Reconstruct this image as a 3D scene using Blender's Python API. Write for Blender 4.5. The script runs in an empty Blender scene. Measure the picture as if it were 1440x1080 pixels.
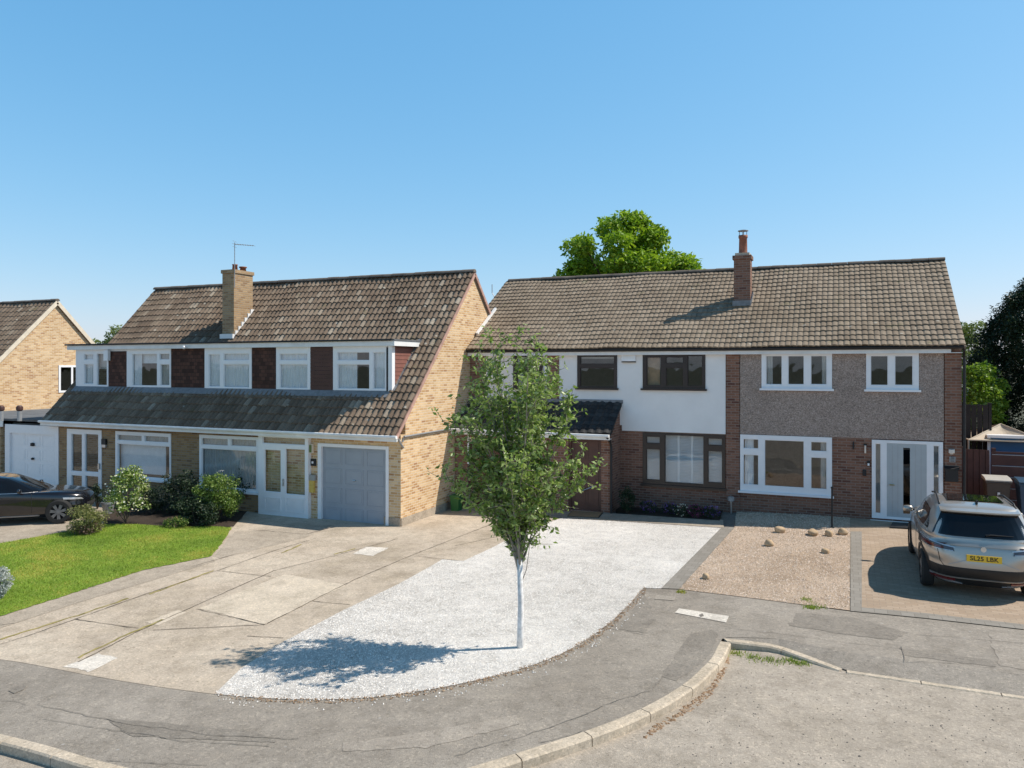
import bpy, bmesh, random
import numpy as np
from math import *
from mathutils import Vector, Matrix

scn = bpy.context.scene
# ------------------------------------------------------------------ camera
F = 1062.0; YH = 515.0; PHI = radians(23.6); C = cos(PHI); S = sin(PHI); H = 4.3
cam_d = bpy.data.cameras.new('camera'); cam = bpy.data.objects.new('camera', cam_d)
scn.collection.objects.link(cam); scn.camera = cam
cam.location = (0, 0, H); cam.rotation_euler = (radians(90), 0, PHI)
cam_d.sensor_width = 36; cam_d.lens = 36 * F / 1440; cam_d.shift_y = -(540 - YH) / 1440
cam_d.clip_start = 0.1; cam_d.clip_end = 9000
# ------------------------------------------------------------------ light
SUN_EL = radians(50.5); to_sun = Vector((.73, .36, 0)).normalized() * cos(SUN_EL) + Vector((0, 0, sin(SUN_EL)))
w = bpy.data.worlds.new('World'); scn.world = w; w.use_nodes = True
nt = w.node_tree; bg = nt.nodes['Background']; sky = nt.nodes.new('ShaderNodeTexSky')
sky.sky_type = 'NISHITA'; sky.sun_disc = False; sky.sun_elevation = SUN_EL
sky.sun_rotation = atan2(to_sun.x, to_sun.y); sky.air_density = 1.15; sky.dust_density = .45; sky.ozone_density = 2.2; sky.altitude = 0
sc_ = nt.nodes.new('ShaderNodeSeparateColor'); cc_ = nt.nodes.new('ShaderNodeCombineColor'); nt.links.new(sky.outputs[0], sc_.inputs[0])
for i_, (k_, g_) in enumerate(((1.0, .88), (2.25, .58), (3.7, .42))):   # clear summer sky: deeper and more even blue than the raw model
    pw_ = nt.nodes.new('ShaderNodeMath'); pw_.operation = 'POWER'; pw_.inputs[1].default_value = g_; ml_ = nt.nodes.new('ShaderNodeMath'); ml_.operation = 'MULTIPLY'; ml_.inputs[1].default_value = k_
    mx_ = nt.nodes.new('ShaderNodeMath'); mx_.operation = 'MAXIMUM'; nt.links.new(sc_.outputs[i_], pw_.inputs[0]); nt.links.new(pw_.outputs[0], ml_.inputs[0]); nt.links.new(ml_.outputs[0], mx_.inputs[0])
    sb_ = nt.nodes.new('ShaderNodeMath'); sb_.operation = 'MULTIPLY'; sb_.inputs[1].default_value = .95; nt.links.new(sc_.outputs[i_], sb_.inputs[0]); nt.links.new(sb_.outputs[0], mx_.inputs[1]); nt.links.new(mx_.outputs[0], cc_.inputs[i_])
tcw = nt.nodes.new('ShaderNodeTexCoord'); sxw = nt.nodes.new('ShaderNodeSeparateXYZ'); nt.links.new(tcw.outputs['Generated'], sxw.inputs[0])
mrw = nt.nodes.new('ShaderNodeMapRange'); mrw.inputs[1].default_value = .44; mrw.inputs[2].default_value = .9; mrw.inputs[3].default_value = 1; mrw.inputs[4].default_value = .32; nt.links.new(sxw.outputs[2], mrw.inputs[0])
vmw = nt.nodes.new('ShaderNodeVectorMath'); vmw.operation = 'SCALE'; nt.links.new(cc_.outputs[0], vmw.inputs[0]); nt.links.new(mrw.outputs[0], vmw.inputs['Scale'])   # the zenith is a deeper blue than the band in view
nt.links.new(vmw.outputs[0], bg.inputs[0]); bg.inputs[1].default_value = .108
sd = bpy.data.lights.new('sun', 'SUN'); sun = bpy.data.objects.new('sun', sd); scn.collection.objects.link(sun)
sd.energy = 5.0; sd.angle = radians(.5); sd.color = (1, .92, .815)
sun.rotation_euler = to_sun.to_track_quat('Z', 'Y').to_euler(); sun.location = (20, 20, 40)
scn.view_settings.view_transform = 'Standard'; scn.view_settings.look = 'None'
scn.view_settings.exposure = 0.14; scn.view_settings.gamma = 1
rng = random.Random(7); nrg = np.random.default_rng(7)

# ------------------------------------------------------------------ measuring helpers
def g(x):
    t = min(1, max(0, (x + 11.4) / 10.4)); return -.215 + .387 * t
def ray(px, py):
    a = (px - 720) / F; b = -(py - YH) / F
    return (a * C - S, a * S + C, b)
def onY(px, py, y): d = ray(px, py); t = y / d[1]; return (d[0] * t, y, H + d[2] * t)
def onX(px, py, x): d = ray(px, py); t = x / d[0]; return (x, d[1] * t, H + d[2] * t)
def onZ(px, py, z): d = ray(px, py); t = (z - H) / d[2]; return (d[0] * t, d[1] * t, z)
def G(px, py, o=0.0):
    z = 0
    for i in range(12):
        p = onZ(px, py, z + o); z = g(p[0])
    return p
def XY(px, py):
    p = G(px, py); return (p[0], p[1])
def rect(x0, x1, y0, y1, Y):
    """a rectangle measured on the wall plane y=Y -> (xa, xb, zbottom, ztop)"""
    m = (x0 + x1) / 2
    return (onY(x0, 500, Y)[0], onY(x1, 500, Y)[0], onY(m, y1, Y)[2], onY(m, y0, Y)[2])

# ------------------------------------------------------------------ materials
def newmat(name):
    m = bpy.data.materials.new(name); m.use_nodes = True; n = m.node_tree
    return m, n, n.nodes['Principled BSDF']
def nd(n, t, **k):
    x = n.nodes.new(t)
    for a, v in k.items():
        if a.startswith('i_'):
            x.inputs[a[2:].replace('_', ' ')].default_value = v
        else: setattr(x, a, v)
    return x
def rgb(c): return (c[0], c[1], c[2], 1)
def coords(n, scale=(1, 1, 1)):
    tc = nd(n, 'ShaderNodeTexCoord'); mp = nd(n, 'ShaderNodeMapping'); mp.inputs['Scale'].default_value = scale
    n.links.new(tc.outputs['Object'], mp.inputs[0]); return mp.outputs[0]
def ramp(n, src, stops):
    r = nd(n, 'ShaderNodeValToRGB'); e = r.color_ramp.elements
    while len(e) < len(stops): e.new(.5)
    for i, (p, c) in enumerate(stops): e[i].position = p; e[i].color = rgb(c)
    n.links.new(src, r.inputs[0]); return r.outputs[0]
def mixc(n, fac, a, b, mode='MIX'):
    m = nd(n, 'ShaderNodeMix', data_type='RGBA', blend_type=mode)
    for s, v in ((0, fac), (6, a), (7, b)):
        if isinstance(v, bpy.types.NodeSocket): n.links.new(v, m.inputs[s])
        else: m.inputs[s].default_value = v if s == 0 else rgb(v)
    return m.outputs[2]
def noise(n, vec, scale, detail=6, rough=.6):
    t = nd(n, 'ShaderNodeTexNoise'); t.inputs['Scale'].default_value = scale
    t.inputs['Detail'].default_value = detail; t.inputs['Roughness'].default_value = rough
    if vec: n.links.new(vec, t.inputs['Vector'])
    return t.outputs['Fac']
def bump(n, b, h, strength, dist=.02):
    x = nd(n, 'ShaderNodeBump'); x.inputs['Strength'].default_value = strength; x.inputs['Distance'].default_value = dist
    n.links.new(h, x.inputs['Height']); n.links.new(x.outputs[0], b.inputs['Normal'])
def plain(name, c, rough=.6, metal=0, var=.12, vs=6, bmp=0, coat=0, spec=.5):
    m, n, b = newmat(name); v = coords(n)
    f = noise(n, v, vs)
    lo = tuple(x * (1 - var) for x in c); hi = tuple(min(1, x * (1 + var)) for x in c)
    n.links.new(ramp(n, f, [(.3, lo), (.7, hi)]), b.inputs['Base Color'])
    b.inputs['Roughness'].default_value = rough; b.inputs['Metallic'].default_value = metal
    b.inputs['Coat Weight'].default_value = coat; b.inputs['Specular IOR Level'].default_value = spec
    if bmp: bump(n, b, noise(n, v, vs * 12), bmp, .01)
    return m
def ground_mat(name, stops, big=.6, fine=60, rough=.9, bstr=.5, bdist=.01, spots=None, finestr=.5, finescale=None):
    """large blotches + grain"""
    m, n, b = newmat(name); v = coords(n)
    a = noise(n, v, big, 8, .62); f = noise(n, v, fine, 4, .7)
    base = ramp(n, a, stops)
    gr = ramp(n, f, [(.25, (.5, .5, .5)), (.5, (1, 1, 1)), (.8, (1.4, 1.37, 1.35))])
    col = mixc(n, finestr, base, gr, 'MULTIPLY')
    col = mixc(n, .8, col, ramp(n, noise(n, v, 3.1, 9, .7), [(.36, (.80, .79, .77)), (.5, (1, 1, 1)), (.64, (1.13, 1.12, 1.1))]), 'MULTIPLY')
    vs_ = nd(n, 'ShaderNodeTexVoronoi'); vs_.inputs['Scale'].default_value = 38; n.links.new(v, vs_.inputs['Vector']); sc2 = nd(n, 'ShaderNodeSeparateColor'); n.links.new(vs_.outputs['Color'], sc2.inputs[0])
    col = mixc(n, .75, col, ramp(n, sc2.outputs[0], [(0, (.72, .72, .72)), (.2, (.98, .98, .98)), (.8, (1.02, 1.02, 1.02)), (1, (1.35, 1.33, 1.3))]), 'MULTIPLY')
    if spots:
        vo = nd(n, 'ShaderNodeTexVoronoi'); vo.inputs['Scale'].default_value = spots[0]; n.links.new(v, vo.inputs['Vector'])
        sp = ramp(n, vo.outputs['Distance'], [(spots[1], (1, 1, 1)), (spots[1] + .04, (0, 0, 0))])
        col = mixc(n, sp, col, spots[2])
    n.links.new(col, b.inputs['Base Color']); b.inputs['Roughness'].default_value = rough
    b.inputs['Specular IOR Level'].default_value = .25
    bump(n, b, f, bstr, bdist); return m
def brick_mat(name, c1, c2, mortar, extra=None, bw=.225, bh=.075, msz=.01, tint=None):
    m, n, b = newmat(name)
    geo = nd(n, 'ShaderNodeNewGeometry'); sep = nd(n, 'ShaderNodeSeparateXYZ'); n.links.new(geo.outputs['Position'], sep.inputs[0])
    sn = nd(n, 'ShaderNodeSeparateXYZ'); n.links.new(geo.outputs['True Normal'], sn.inputs[0])
    ab = nd(n, 'ShaderNodeMath', operation='ABSOLUTE'); n.links.new(sn.outputs[0], ab.inputs[0])
    gt = nd(n, 'ShaderNodeMath', operation='GREATER_THAN'); gt.inputs[1].default_value = .6; n.links.new(ab.outputs[0], gt.inputs[0])
    mx = nd(n, 'ShaderNodeMix', data_type='FLOAT'); n.links.new(gt.outputs[0], mx.inputs[0]); n.links.new(sep.outputs[0], mx.inputs[2]); n.links.new(sep.outputs[1], mx.inputs[3])
    cb = nd(n, 'ShaderNodeCombineXYZ'); n.links.new(mx.outputs[0], cb.inputs[0]); n.links.new(sep.outputs[2], cb.inputs[1])
    bt = nd(n, 'ShaderNodeTexBrick'); n.links.new(cb.outputs[0], bt.inputs['Vector'])
    bt.inputs['Color1'].default_value = (0, 0, 0, 1); bt.inputs['Color2'].default_value = (1, 1, 1, 1); bt.inputs['Mortar'].default_value = (.5, .5, .5, 1)
    bt.inputs['Scale'].default_value = 1; bt.inputs['Mortar Size'].default_value = msz; bt.inputs['Mortar Smooth'].default_value = .2
    bt.inputs['Brick Width'].default_value = bw; bt.inputs['Row Height'].default_value = bh; bt.inputs['Bias'].default_value = 0
    mid = tuple((a + c) / 2 for a, c in zip(c1, c2))
    stops = [(0, c1), (.45, mid), (1, c2)]
    if extra: stops = [(0, extra), (.14, c1), (.5, mid), (1, c2)]
    col = ramp(n, bt.outputs['Color'], stops)
    st = noise(n, cb.outputs[0], .55, 5); col = mixc(n, .55, col, ramp(n, st, [(.3, (.72, .68, .64)), (.55, (1, 1, 1)), (.75, (1.18, 1.15, 1.1))]), 'MULTIPLY')
    gr = noise(n, cb.outputs[0], 45, 3); col = mixc(n, .35, col, ramp(n, gr, [(.3, (.6, .6, .6)), (.7, (1.3, 1.3, 1.3))]), 'MULTIPLY')
    col = mixc(n, bt.outputs['Fac'], col, mortar)
    n.links.new(col, b.inputs['Base Color']); b.inputs['Roughness'].default_value = .88; b.inputs['Specular IOR Level'].default_value = .2
    inv = nd(n, 'ShaderNodeMath', operation='SUBTRACT'); inv.inputs[0].default_value = 1; n.links.new(bt.outputs['Fac'], inv.inputs[1])
    bump(n, b, inv.outputs[0], .6, .008); return m
def tile_mat(name, c1, c2, c3, stain, light=None):
    m, n, b = newmat(name); uv = nd(n, 'ShaderNodeUVMap'); fl = nd(n, 'ShaderNodeVectorMath', operation='FLOOR')
    n.links.new(uv.outputs[0], fl.inputs[0]); wn = nd(n, 'ShaderNodeTexWhiteNoise', noise_dimensions='2D'); n.links.new(fl.outputs[0], wn.inputs['Vector'])
    col = ramp(n, wn.outputs['Value'], [(0, c1), (.5, c2), (.93, c3), (1, light or c3)])
    v = coords(n); col = mixc(n, .8, col, ramp(n, noise(n, v, .5, 7, .65), [(.3, stain), (.6, (1, 1, 1))]), 'MULTIPLY')
    col = mixc(n, .6, col, ramp(n, noise(n, v, 28, 5), [(.3, (.55, .55, .53)), (.7, (1.35, 1.35, 1.3))]), 'MULTIPLY')
    # lichen specks
    vo = nd(n, 'ShaderNodeTexVoronoi'); vo.inputs['Scale'].default_value = 2.2; n.links.new(v, vo.inputs['Vector'])
    col = mixc(n, ramp(n, vo.outputs['Distance'], [(.06, (.6, .6, .6)), (.12, (0, 0, 0))]), col, (.45, .44, .38))
    col = mixc(n, ramp(n, noise(n, v, 1.6, 8, .75), [(.60, (0, 0, 0)), (.70, (.6, .6, .6))]), col, (.13, .13, .05))
    n.links.new(col, b.inputs['Base Color']); b.inputs['Roughness'].default_value = .8; b.inputs['Specular IOR Level'].default_value = .3
    bump(n, b, noise(n, v, 60, 3), .3, .005); return m
def leaf_mat(name, dark, mid, light, trans=.35, rough=.45, patch=False):
    m, n, b = newmat(name); v = coords(n); geo = nd(n, 'ShaderNodeNewGeometry')
    col = ramp(n, geo.outputs['Random Per Island'], [(0, dark), (.5, mid), (1, light)])
    if patch: col = mixc(n, 1, col, ramp(n, noise(n, v, .7, 7, .7), [(.34, (.74, .80, .7)), (.5, (1, 1, 1)), (.62, (1.7, 1.18, 1.6))]), 'MULTIPLY')
    n.links.new(col, b.inputs['Base Color']); b.inputs['Roughness'].default_value = rough
    tr = nd(n, 'ShaderNodeBsdfTranslucent'); n.links.new(mixc(n, .5, col, (.9, 1.0, .25), 'MULTIPLY'), tr.inputs[0])
    mx = nd(n, 'ShaderNodeMixShader'); mx.inputs[0].default_value = trans
    n.links.new(b.outputs[0], mx.inputs[1]); n.links.new(tr.outputs[0], mx.inputs[2])
    n.links.new(mx.outputs[0], n.nodes['Material Output'].inputs[0]); return m
def glass_mat(name, tint=(.9, .92, .93), base=.055, boost=1.25):
    m = bpy.data.materials.new(name); m.use_nodes = True; n = m.node_tree; n.nodes.clear()
    o = nd(n, 'ShaderNodeOutputMaterial'); t = nd(n, 'ShaderNodeBsdfTransparent'); t.inputs[0].default_value = rgb(tint)
    gl = nd(n, 'ShaderNodeBsdfGlossy'); gl.inputs['Roughness'].default_value = .015; gl.inputs[0].default_value = (1, 1, 1, 1)
    nv = noise(n, coords(n), 1.3, 2); bp = nd(n, 'ShaderNodeBump'); bp.inputs['Strength'].default_value = .12; bp.inputs['Distance'].default_value = .03
    n.links.new(nv, bp.inputs['Height']); n.links.new(bp.outputs[0], gl.inputs['Normal'])
    lw_ = nd(n, 'ShaderNodeLayerWeight'); lw_.inputs[0].default_value = .5; fr = nd(n, 'ShaderNodeMath', operation='POWER'); fr.inputs[1].default_value = 4.5; n.links.new(lw_.outputs['Facing'], fr.inputs[0])
    ma = nd(n, 'ShaderNodeMath', operation='MULTIPLY_ADD', use_clamp=True); ma.inputs[1].default_value = .9; ma.inputs[2].default_value = base
    n.links.new(fr.outputs[0], ma.inputs[0]); mx = nd(n, 'ShaderNodeMixShader'); n.links.new(ma.outputs[0], mx.inputs[0])
    n.links.new(t.outputs[0], mx.inputs[1]); n.links.new(gl.outputs[0], mx.inputs[2]); n.links.new(mx.outputs[0], o.inputs[0]); return m
M = {}
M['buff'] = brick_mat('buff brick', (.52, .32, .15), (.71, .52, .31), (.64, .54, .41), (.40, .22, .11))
M['shaded_buff'] = brick_mat('shade-darkened buff brick', (.25, .155, .075), (.36, .24, .125), (.26, .21, .16), (.19, .11, .06))  # darker copy of the buff brick, the front wall's shade put into its colour
M['red'] = brick_mat('red brick', (.18, .088, .06), (.27, .14, .098), (.25, .19, .155), (.12, .055, .045))
M['soldier'] = brick_mat('dark tile hanging', (.055, .03, .025), (.12, .06, .045), (.03, .022, .02), bw=.17, bh=.12, msz=.006)
M['chim'] = brick_mat('chimney buff brick', (.30, .19, .10), (.43, .30, .17), (.34, .28, .21), (.26, .16, .09))
M['tileL'] = tile_mat('brown pantile', (.16, .118, .085), (.205, .152, .112), (.255, .20, .15), (.62, .58, .56), (.36, .31, .25))
M['tileR'] = tile_mat('weathered tile', (.225, .175, .13), (.26, .205, .153), (.30, .24, .182), (.70, .67, .62))
M['tileD'] = tile_mat('dark tile', (.03, .03, .032), (.045, .045, .047), (.06, .06, .062), (.7, .7, .7))
M['ridge'] = plain('ridge tile', (.15, .12, .095), .85, var=.35, vs=3, bmp=.3)
M['verge'] = plain('pink mortar verge', (.42, .26, .21), .9, var=.25, vs=5, bmp=.3)
M['white'] = plain('white upvc', (.80, .81, .83), .35, var=.03)
M['fascia'] = plain('white painted fascia', (.74, .74, .73), .5, var=.1, vs=2)
M['black'] = plain('black plastic', (.012, .012, .013), .55, var=.2)
M['felt'] = plain('grey roofing felt', (.12, .125, .13), .9, var=.3, vs=2, bmp=.3)
M['lead'] = plain('lead flashing', (.20, .205, .215), .6, var=.25, vs=8)
M['brownframe'] = plain('dark brown frame', (.028, .016, .013), .35, var=.15)
M['cladding'] = plain('red brown cladding', (.21, .085, .065), .6, var=.15, vs=3)
M['darkclad'] = plain('dark brown cladding', (.075, .032, .026), .6, var=.2, vs=3)
M['render'] = plain('white render', (.78, .77, .76), .9, var=.05, vs=1.2, bmp=.3)
M['greydoor'] = plain('grey composite door', (.40, .44, .46), .45, var=.04)
M['bluegarage'] = plain('blue grey garage door', (.315, .345, .39), .5, var=.05, vs=2)
M['browndoor'] = plain('brown timber door', (.085, .035, .025), .45, var=.2, vs=4)
M['glass'] = glass_mat('window glass')
M['darkglass'] = glass_mat('tinted glass', (.12, .13, .14), .07, 1.5)
M['curtain'] = plain('net curtain', (.85, .86, .87), .9, var=.06)
M['blind'] = plain('white shutter', (.82, .82, .82), .6, var=.02)
M['dimcurtain'] = plain('grey curtain', (.5, .48, .45), .9, var=.1)
M['room'] = plain('plaster room', (.26, .235, .205), .9, var=.1)
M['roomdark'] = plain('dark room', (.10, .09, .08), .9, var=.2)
M['wood'] = plain('warm timber', (.42, .26, .14), .6, var=.2)
M['grey'] = plain('grey metal', (.35, .36, .37), .45, .4)
M['steel'] = plain('bright steel', (.6, .6, .6), .3, .9)
M['brass'] = plain('brass', (.62, .42, .12), .3, .8)
M['yellow'] = plain('yellow plastic', (.62, .44, .10), .5)
M['cream'] = plain('cream paint', (.66, .58, .46), .7)
M['terracotta'] = plain('terracotta pot', (.26, .10, .06), .8, var=.25)
M['bark'] = plain('pale bark', (.74, .73, .71), .85, var=.3, vs=14, bmp=.5)
M['branch'] = plain('young branch', (.30, .265, .22), .85, var=.3, vs=14)
M['twig'] = plain('twig', (.20, .17, .14), .85, var=.3, vs=14)
M['darkbark'] = plain('dark bark', (.09, .07, .05), .9, var=.3, bmp=.5)
M['stone'] = plain('sandstone cobble', (.46, .33, .20), .8, var=.3, vs=5, bmp=.4)
M['kerb'] = ground_mat('kerb concrete', [(.3, (.42, .355, .27)), (.7, (.55, .475, .38))], 1.4, 50)
M['concrete'] = ground_mat('drive concrete', [(.28, (.33, .275, .205)), (.5, (.455, .385, .305)), (.72, (.53, .46, .37))], .55, 45, spots=(3.2, .035, (.24, .21, .15)))
M['concrete2'] = ground_mat('grey concrete', [(.3, (.31, .265, .21)), (.7, (.42, .36, .29))], .8, 45)
M['patch'] = ground_mat('pale concrete patch', [(.3, (.50, .43, .335)), (.7, (.59, .51, .41))], 1.2, 40, finestr=.3)
M['whitepatch'] = ground_mat('white concrete patch', [(.3, (.56, .52, .46)), (.7, (.68, .63, .56))], 2, 40, finestr=.25)
M['tarmac'] = ground_mat('pavement tarmac', [(.3, (.24, .212, .178)), (.5, (.285, .255, .217)), (.72, (.34, .305, .262))], .5, 70, bstr=.8, spots=(2.6, .03, (.36, .34, .31)))
M['tarmac2'] = ground_mat('newer tarmac', [(.3, (.215, .192, .163)), (.7, (.27, .243, .208))], .9, 80, bstr=.9)
M['tarmac3'] = ground_mat('worn tarmac', [(.3, (.30, .266, .226)), (.7, (.36, .323, .277))], .8, 80, bstr=.8)
M['road'] = ground_mat('road asphalt', [(.28, (.31, .27, .22)), (.5, (.37, .325, .27)), (.72, (.43, .38, .32))], .45, 60, bstr=.9, spots=(1.7, .022, (.11, .10, .09)))
M['gravelbed'] = ground_mat('white gravel bed', [(.3, (.54, .505, .46)), (.65, (.80, .765, .715))], .35, 70, bstr=1, bdist=.03, finestr=.8)
M['beigebed'] = ground_mat('beige gravel bed', [(.3, (.40, .30, .215)), (.65, (.56, .44, .335))], .5, 60, bstr=1, bdist=.03, finestr=.8)
M['chipw'] = leaf_mat('white chippings', (.62, .58, .53), (.84, .80, .745), (.89, .86, .81), 0, .95)
M['chipb'] = leaf_mat('beige chippings', (.36, .255, .175), (.60, .475, .365), (.76, .64, .53), 0, .9)
M['soil'] = ground_mat('soil', [(.3, (.03, .022, .016)), (.7, (.06, .045, .034))], 1.5, 30, bstr=1)
M['yard'] = ground_mat('yard', [(.3, (.14, .13, .11)), (.7, (.21, .19, .17))], .6, 40)
M['terrain'] = ground_mat('field', [(.3, (.09, .095, .06)), (.7, (.14, .14, .10))], .05, 2)
M['lawn'] = ground_mat('lawn', [(.3, (.13, .22, .022)), (.5, (.19, .30, .03)), (.75, (.30, .33, .06))], .7, 35, bstr=1, bdist=.03, finestr=.7)
M['blade'] = leaf_mat('grass blade', (.15, .23, .02), (.26, .37, .035), (.42, .44, .10), .35, .6, patch=True)
M['drygrass'] = leaf_mat('dry grass', (.25, .22, .07), (.40, .34, .12), (.5, .42, .18), .3, .7)
M['leafYoung'] = leaf_mat('young tree leaf', (.12, .19, .04), (.25, .36, .09), (.48, .58, .26), .5, .32)
M['leafBright'] = leaf_mat('bright maple leaf', (.13, .24, .015), (.24, .40, .03), (.40, .52, .05), .45, .5)
M['leafDark'] = leaf_mat('dark conifer', (.012, .028, .010), (.018, .040, .014), (.027, .054, .018), .15, .6)
M['leafShrub'] = leaf_mat('shrub leaf', (.06, .12, .02), (.13, .22, .035), (.26, .34, .08), .3, .45)
M['leafLaurel'] = leaf_mat('laurel leaf', (.10, .20, .02), (.2, .34, .03), (.34, .46, .08), .4, .35)
M['leafCamel'] = leaf_mat('camellia leaf', (.08, .14, .02), (.2, .30, .05), (.55, .6, .3), .3, .35)
M['leafHeath'] = leaf_mat('heather', (.10, .12, .03), (.20, .22, .07), (.30, .30, .12), .3, .7)
M['leafPurple'] = leaf_mat('purple brown leaf', (.09, .05, .05), (.15, .09, .08), (.2, .14, .1), .3, .7)
M['leafSilver'] = leaf_mat('silver foliage', (.28, .31, .30), (.42, .46, .45), (.6, .63, .62), .25, .8)
M['leafFar'] = leaf_mat('far leaf', (.13, .18, .05), (.2, .26, .08), (.28, .33, .12), .35, .7)
M['purple'] = leaf_mat('purple petals', (.08, .03, .16), (.14, .06, .30), (.32, .25, .5), .3, .6)
M['magenta'] = leaf_mat('magenta petals', (.22, .02, .14), (.32, .04, .2), (.4, .1, .3), .3, .6)
M['whitepetal'] = leaf_mat('white petals', (.7, .7, .6), (.8, .8, .75), (.85, .8, .5), .3, .6)
M['deadleaf'] = leaf_mat('fallen leaves', (.22, .13, .07), (.34, .22, .13), (.5, .36, .24), .2, .8)
M['darkfence'] = plain('dark stained fence', (.022, .016, .014), .7, var=.3, vs=3)
M['redfence'] = plain('red brown fence', (.085, .035, .028), .7, var=.25, vs=3)
M['canvas'] = plain('pale canopy cloth', (.50, .42, .32), .8, var=.12, vs=3)
M['bluepaint'] = plain('blue panel', (.035, .13, .28), .5, var=.15, vs=2)
M['binbrown'] = plain('brown grey bin', (.055, .045, .04), .5, var=.1)
M['binlid'] = plain('pale bin lid', (.42, .40, .36), .5, var=.08)
M['binblue'] = plain('blue bin', (.02, .06, .11), .45, var=.1)
M['bingreen'] = plain('green bin', (.04, .16, .04), .45, var=.1)
M['mat'] = plain('coir mat', (.30, .19, .10), .95, var=.15, vs=30)
M['silver'] = plain('silver car paint', (.44, .405, .36), .3, .55, var=.02, coat=.8)
M['blackpaint'] = plain('black car paint', (.008, .008, .012), .18, .2, var=.02, coat=1)
M['tyre'] = plain('tyre', (.018, .018, .018), .85)
M['redlens'] = plain('red lens', (.13, .008, .01), .2, coat=.6)
M['darklens'] = plain('smoked lens', (.05, .03, .03), .1, coat=1)
M['clearlens'] = plain('clear lens', (.50, .50, .52), .15, .5, coat=1)
M['platey'] = plain('yellow plate', (.80, .50, .03), .4, var=.02)
M['carglass'] = plain('car glass', (.005, .006, .008), .06, 0, var=0, coat=.3, spec=.5)
M['rim'] = plain('grey alloy', (.20, .20, .21), .4, .6)

def pebble():
    m, n, b = newmat('pebbledash'); v = coords(n)
    vo = nd(n, 'ShaderNodeTexVoronoi'); vo.inputs['Scale'].default_value = 50; n.links.new(v, vo.inputs['Vector'])
    wn = nd(n, 'ShaderNodeSeparateColor'); n.links.new(vo.outputs['Color'], wn.inputs[0])
    col = ramp(n, wn.outputs[0], [(0, (.20, .158, .132)), (.35, (.30, .24, .205)), (.75, (.38, .305, .265)), (1, (.50, .41, .36))])
    col = mixc(n, .5, col, ramp(n, noise(n, v, .9, 5), [(.3, (.75, .73, .72)), (.65, (1.1, 1.08, 1.06))]), 'MULTIPLY')
    n.links.new(col, b.inputs['Base Color']); b.inputs['Roughness'].default_value = .9; bump(n, b, vo.outputs['Distance'], .8, .012); return m
M['pebble'] = pebble()
def blockpave():
    m, n, b = newmat('block paving'); v = coords(n)
    bt = nd(n, 'ShaderNodeTexBrick'); n.links.new(v, bt.inputs['Vector']); bt.inputs['Scale'].default_value = 1
    bt.inputs['Color1'].default_value = (0, 0, 0, 1); bt.inputs['Color2'].default_value = (1, 1, 1, 1)
    bt.inputs['Mortar Size'].default_value = .006; bt.inputs['Brick Width'].default_value = .2; bt.inputs['Row Height'].default_value = .1
    col = ramp(n, bt.outputs['Color'], [(0, (.34, .255, .18)), (.5, (.37, .285, .205)), (1, (.41, .32, .24))])
    col = mixc(n, .6, col, ramp(n, noise(n, v, .8, 6), [(.3, (.7, .68, .66)), (.65, (1.08, 1.06, 1.04))]), 'MULTIPLY')
    col = mixc(n, bt.outputs['Fac'], col, (.27, .21, .155)); n.links.new(col, b.inputs['Base Color']); b.inputs['Roughness'].default_value = .9
    inv = nd(n, 'ShaderNodeMath', operation='SUBTRACT'); inv.inputs[0].default_value = 1; n.links.new(bt.outputs['Fac'], inv.inputs[1]); bump(n, b, inv.outputs[0], .5, .006); return m
M['blocks'] = blockpave()
def greyblocks():
    m, n, b = newmat('grey setts'); v = coords(n)
    bt = nd(n, 'ShaderNodeTexBrick'); n.links.new(v, bt.inputs['Vector']); bt.inputs['Scale'].default_value = 1
    bt.inputs['Color1'].default_value = (0, 0, 0, 1); bt.inputs['Color2'].default_value = (1, 1, 1, 1)
    bt.inputs['Mortar Size'].default_value = .006; bt.inputs['Brick Width'].default_value = .2; bt.inputs['Row Height'].default_value = .2
    col = ramp(n, bt.outputs['Color'], [(0, (.22, .20, .17)), (1, (.27, .248, .215))])
    col = mixc(n, bt.outputs['Fac'], col, (.18, .16, .135)); n.links.new(col, b.inputs['Base Color']); b.inputs['Roughness'].default_value = .9; return m
M['setts'] = greyblocks()

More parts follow.
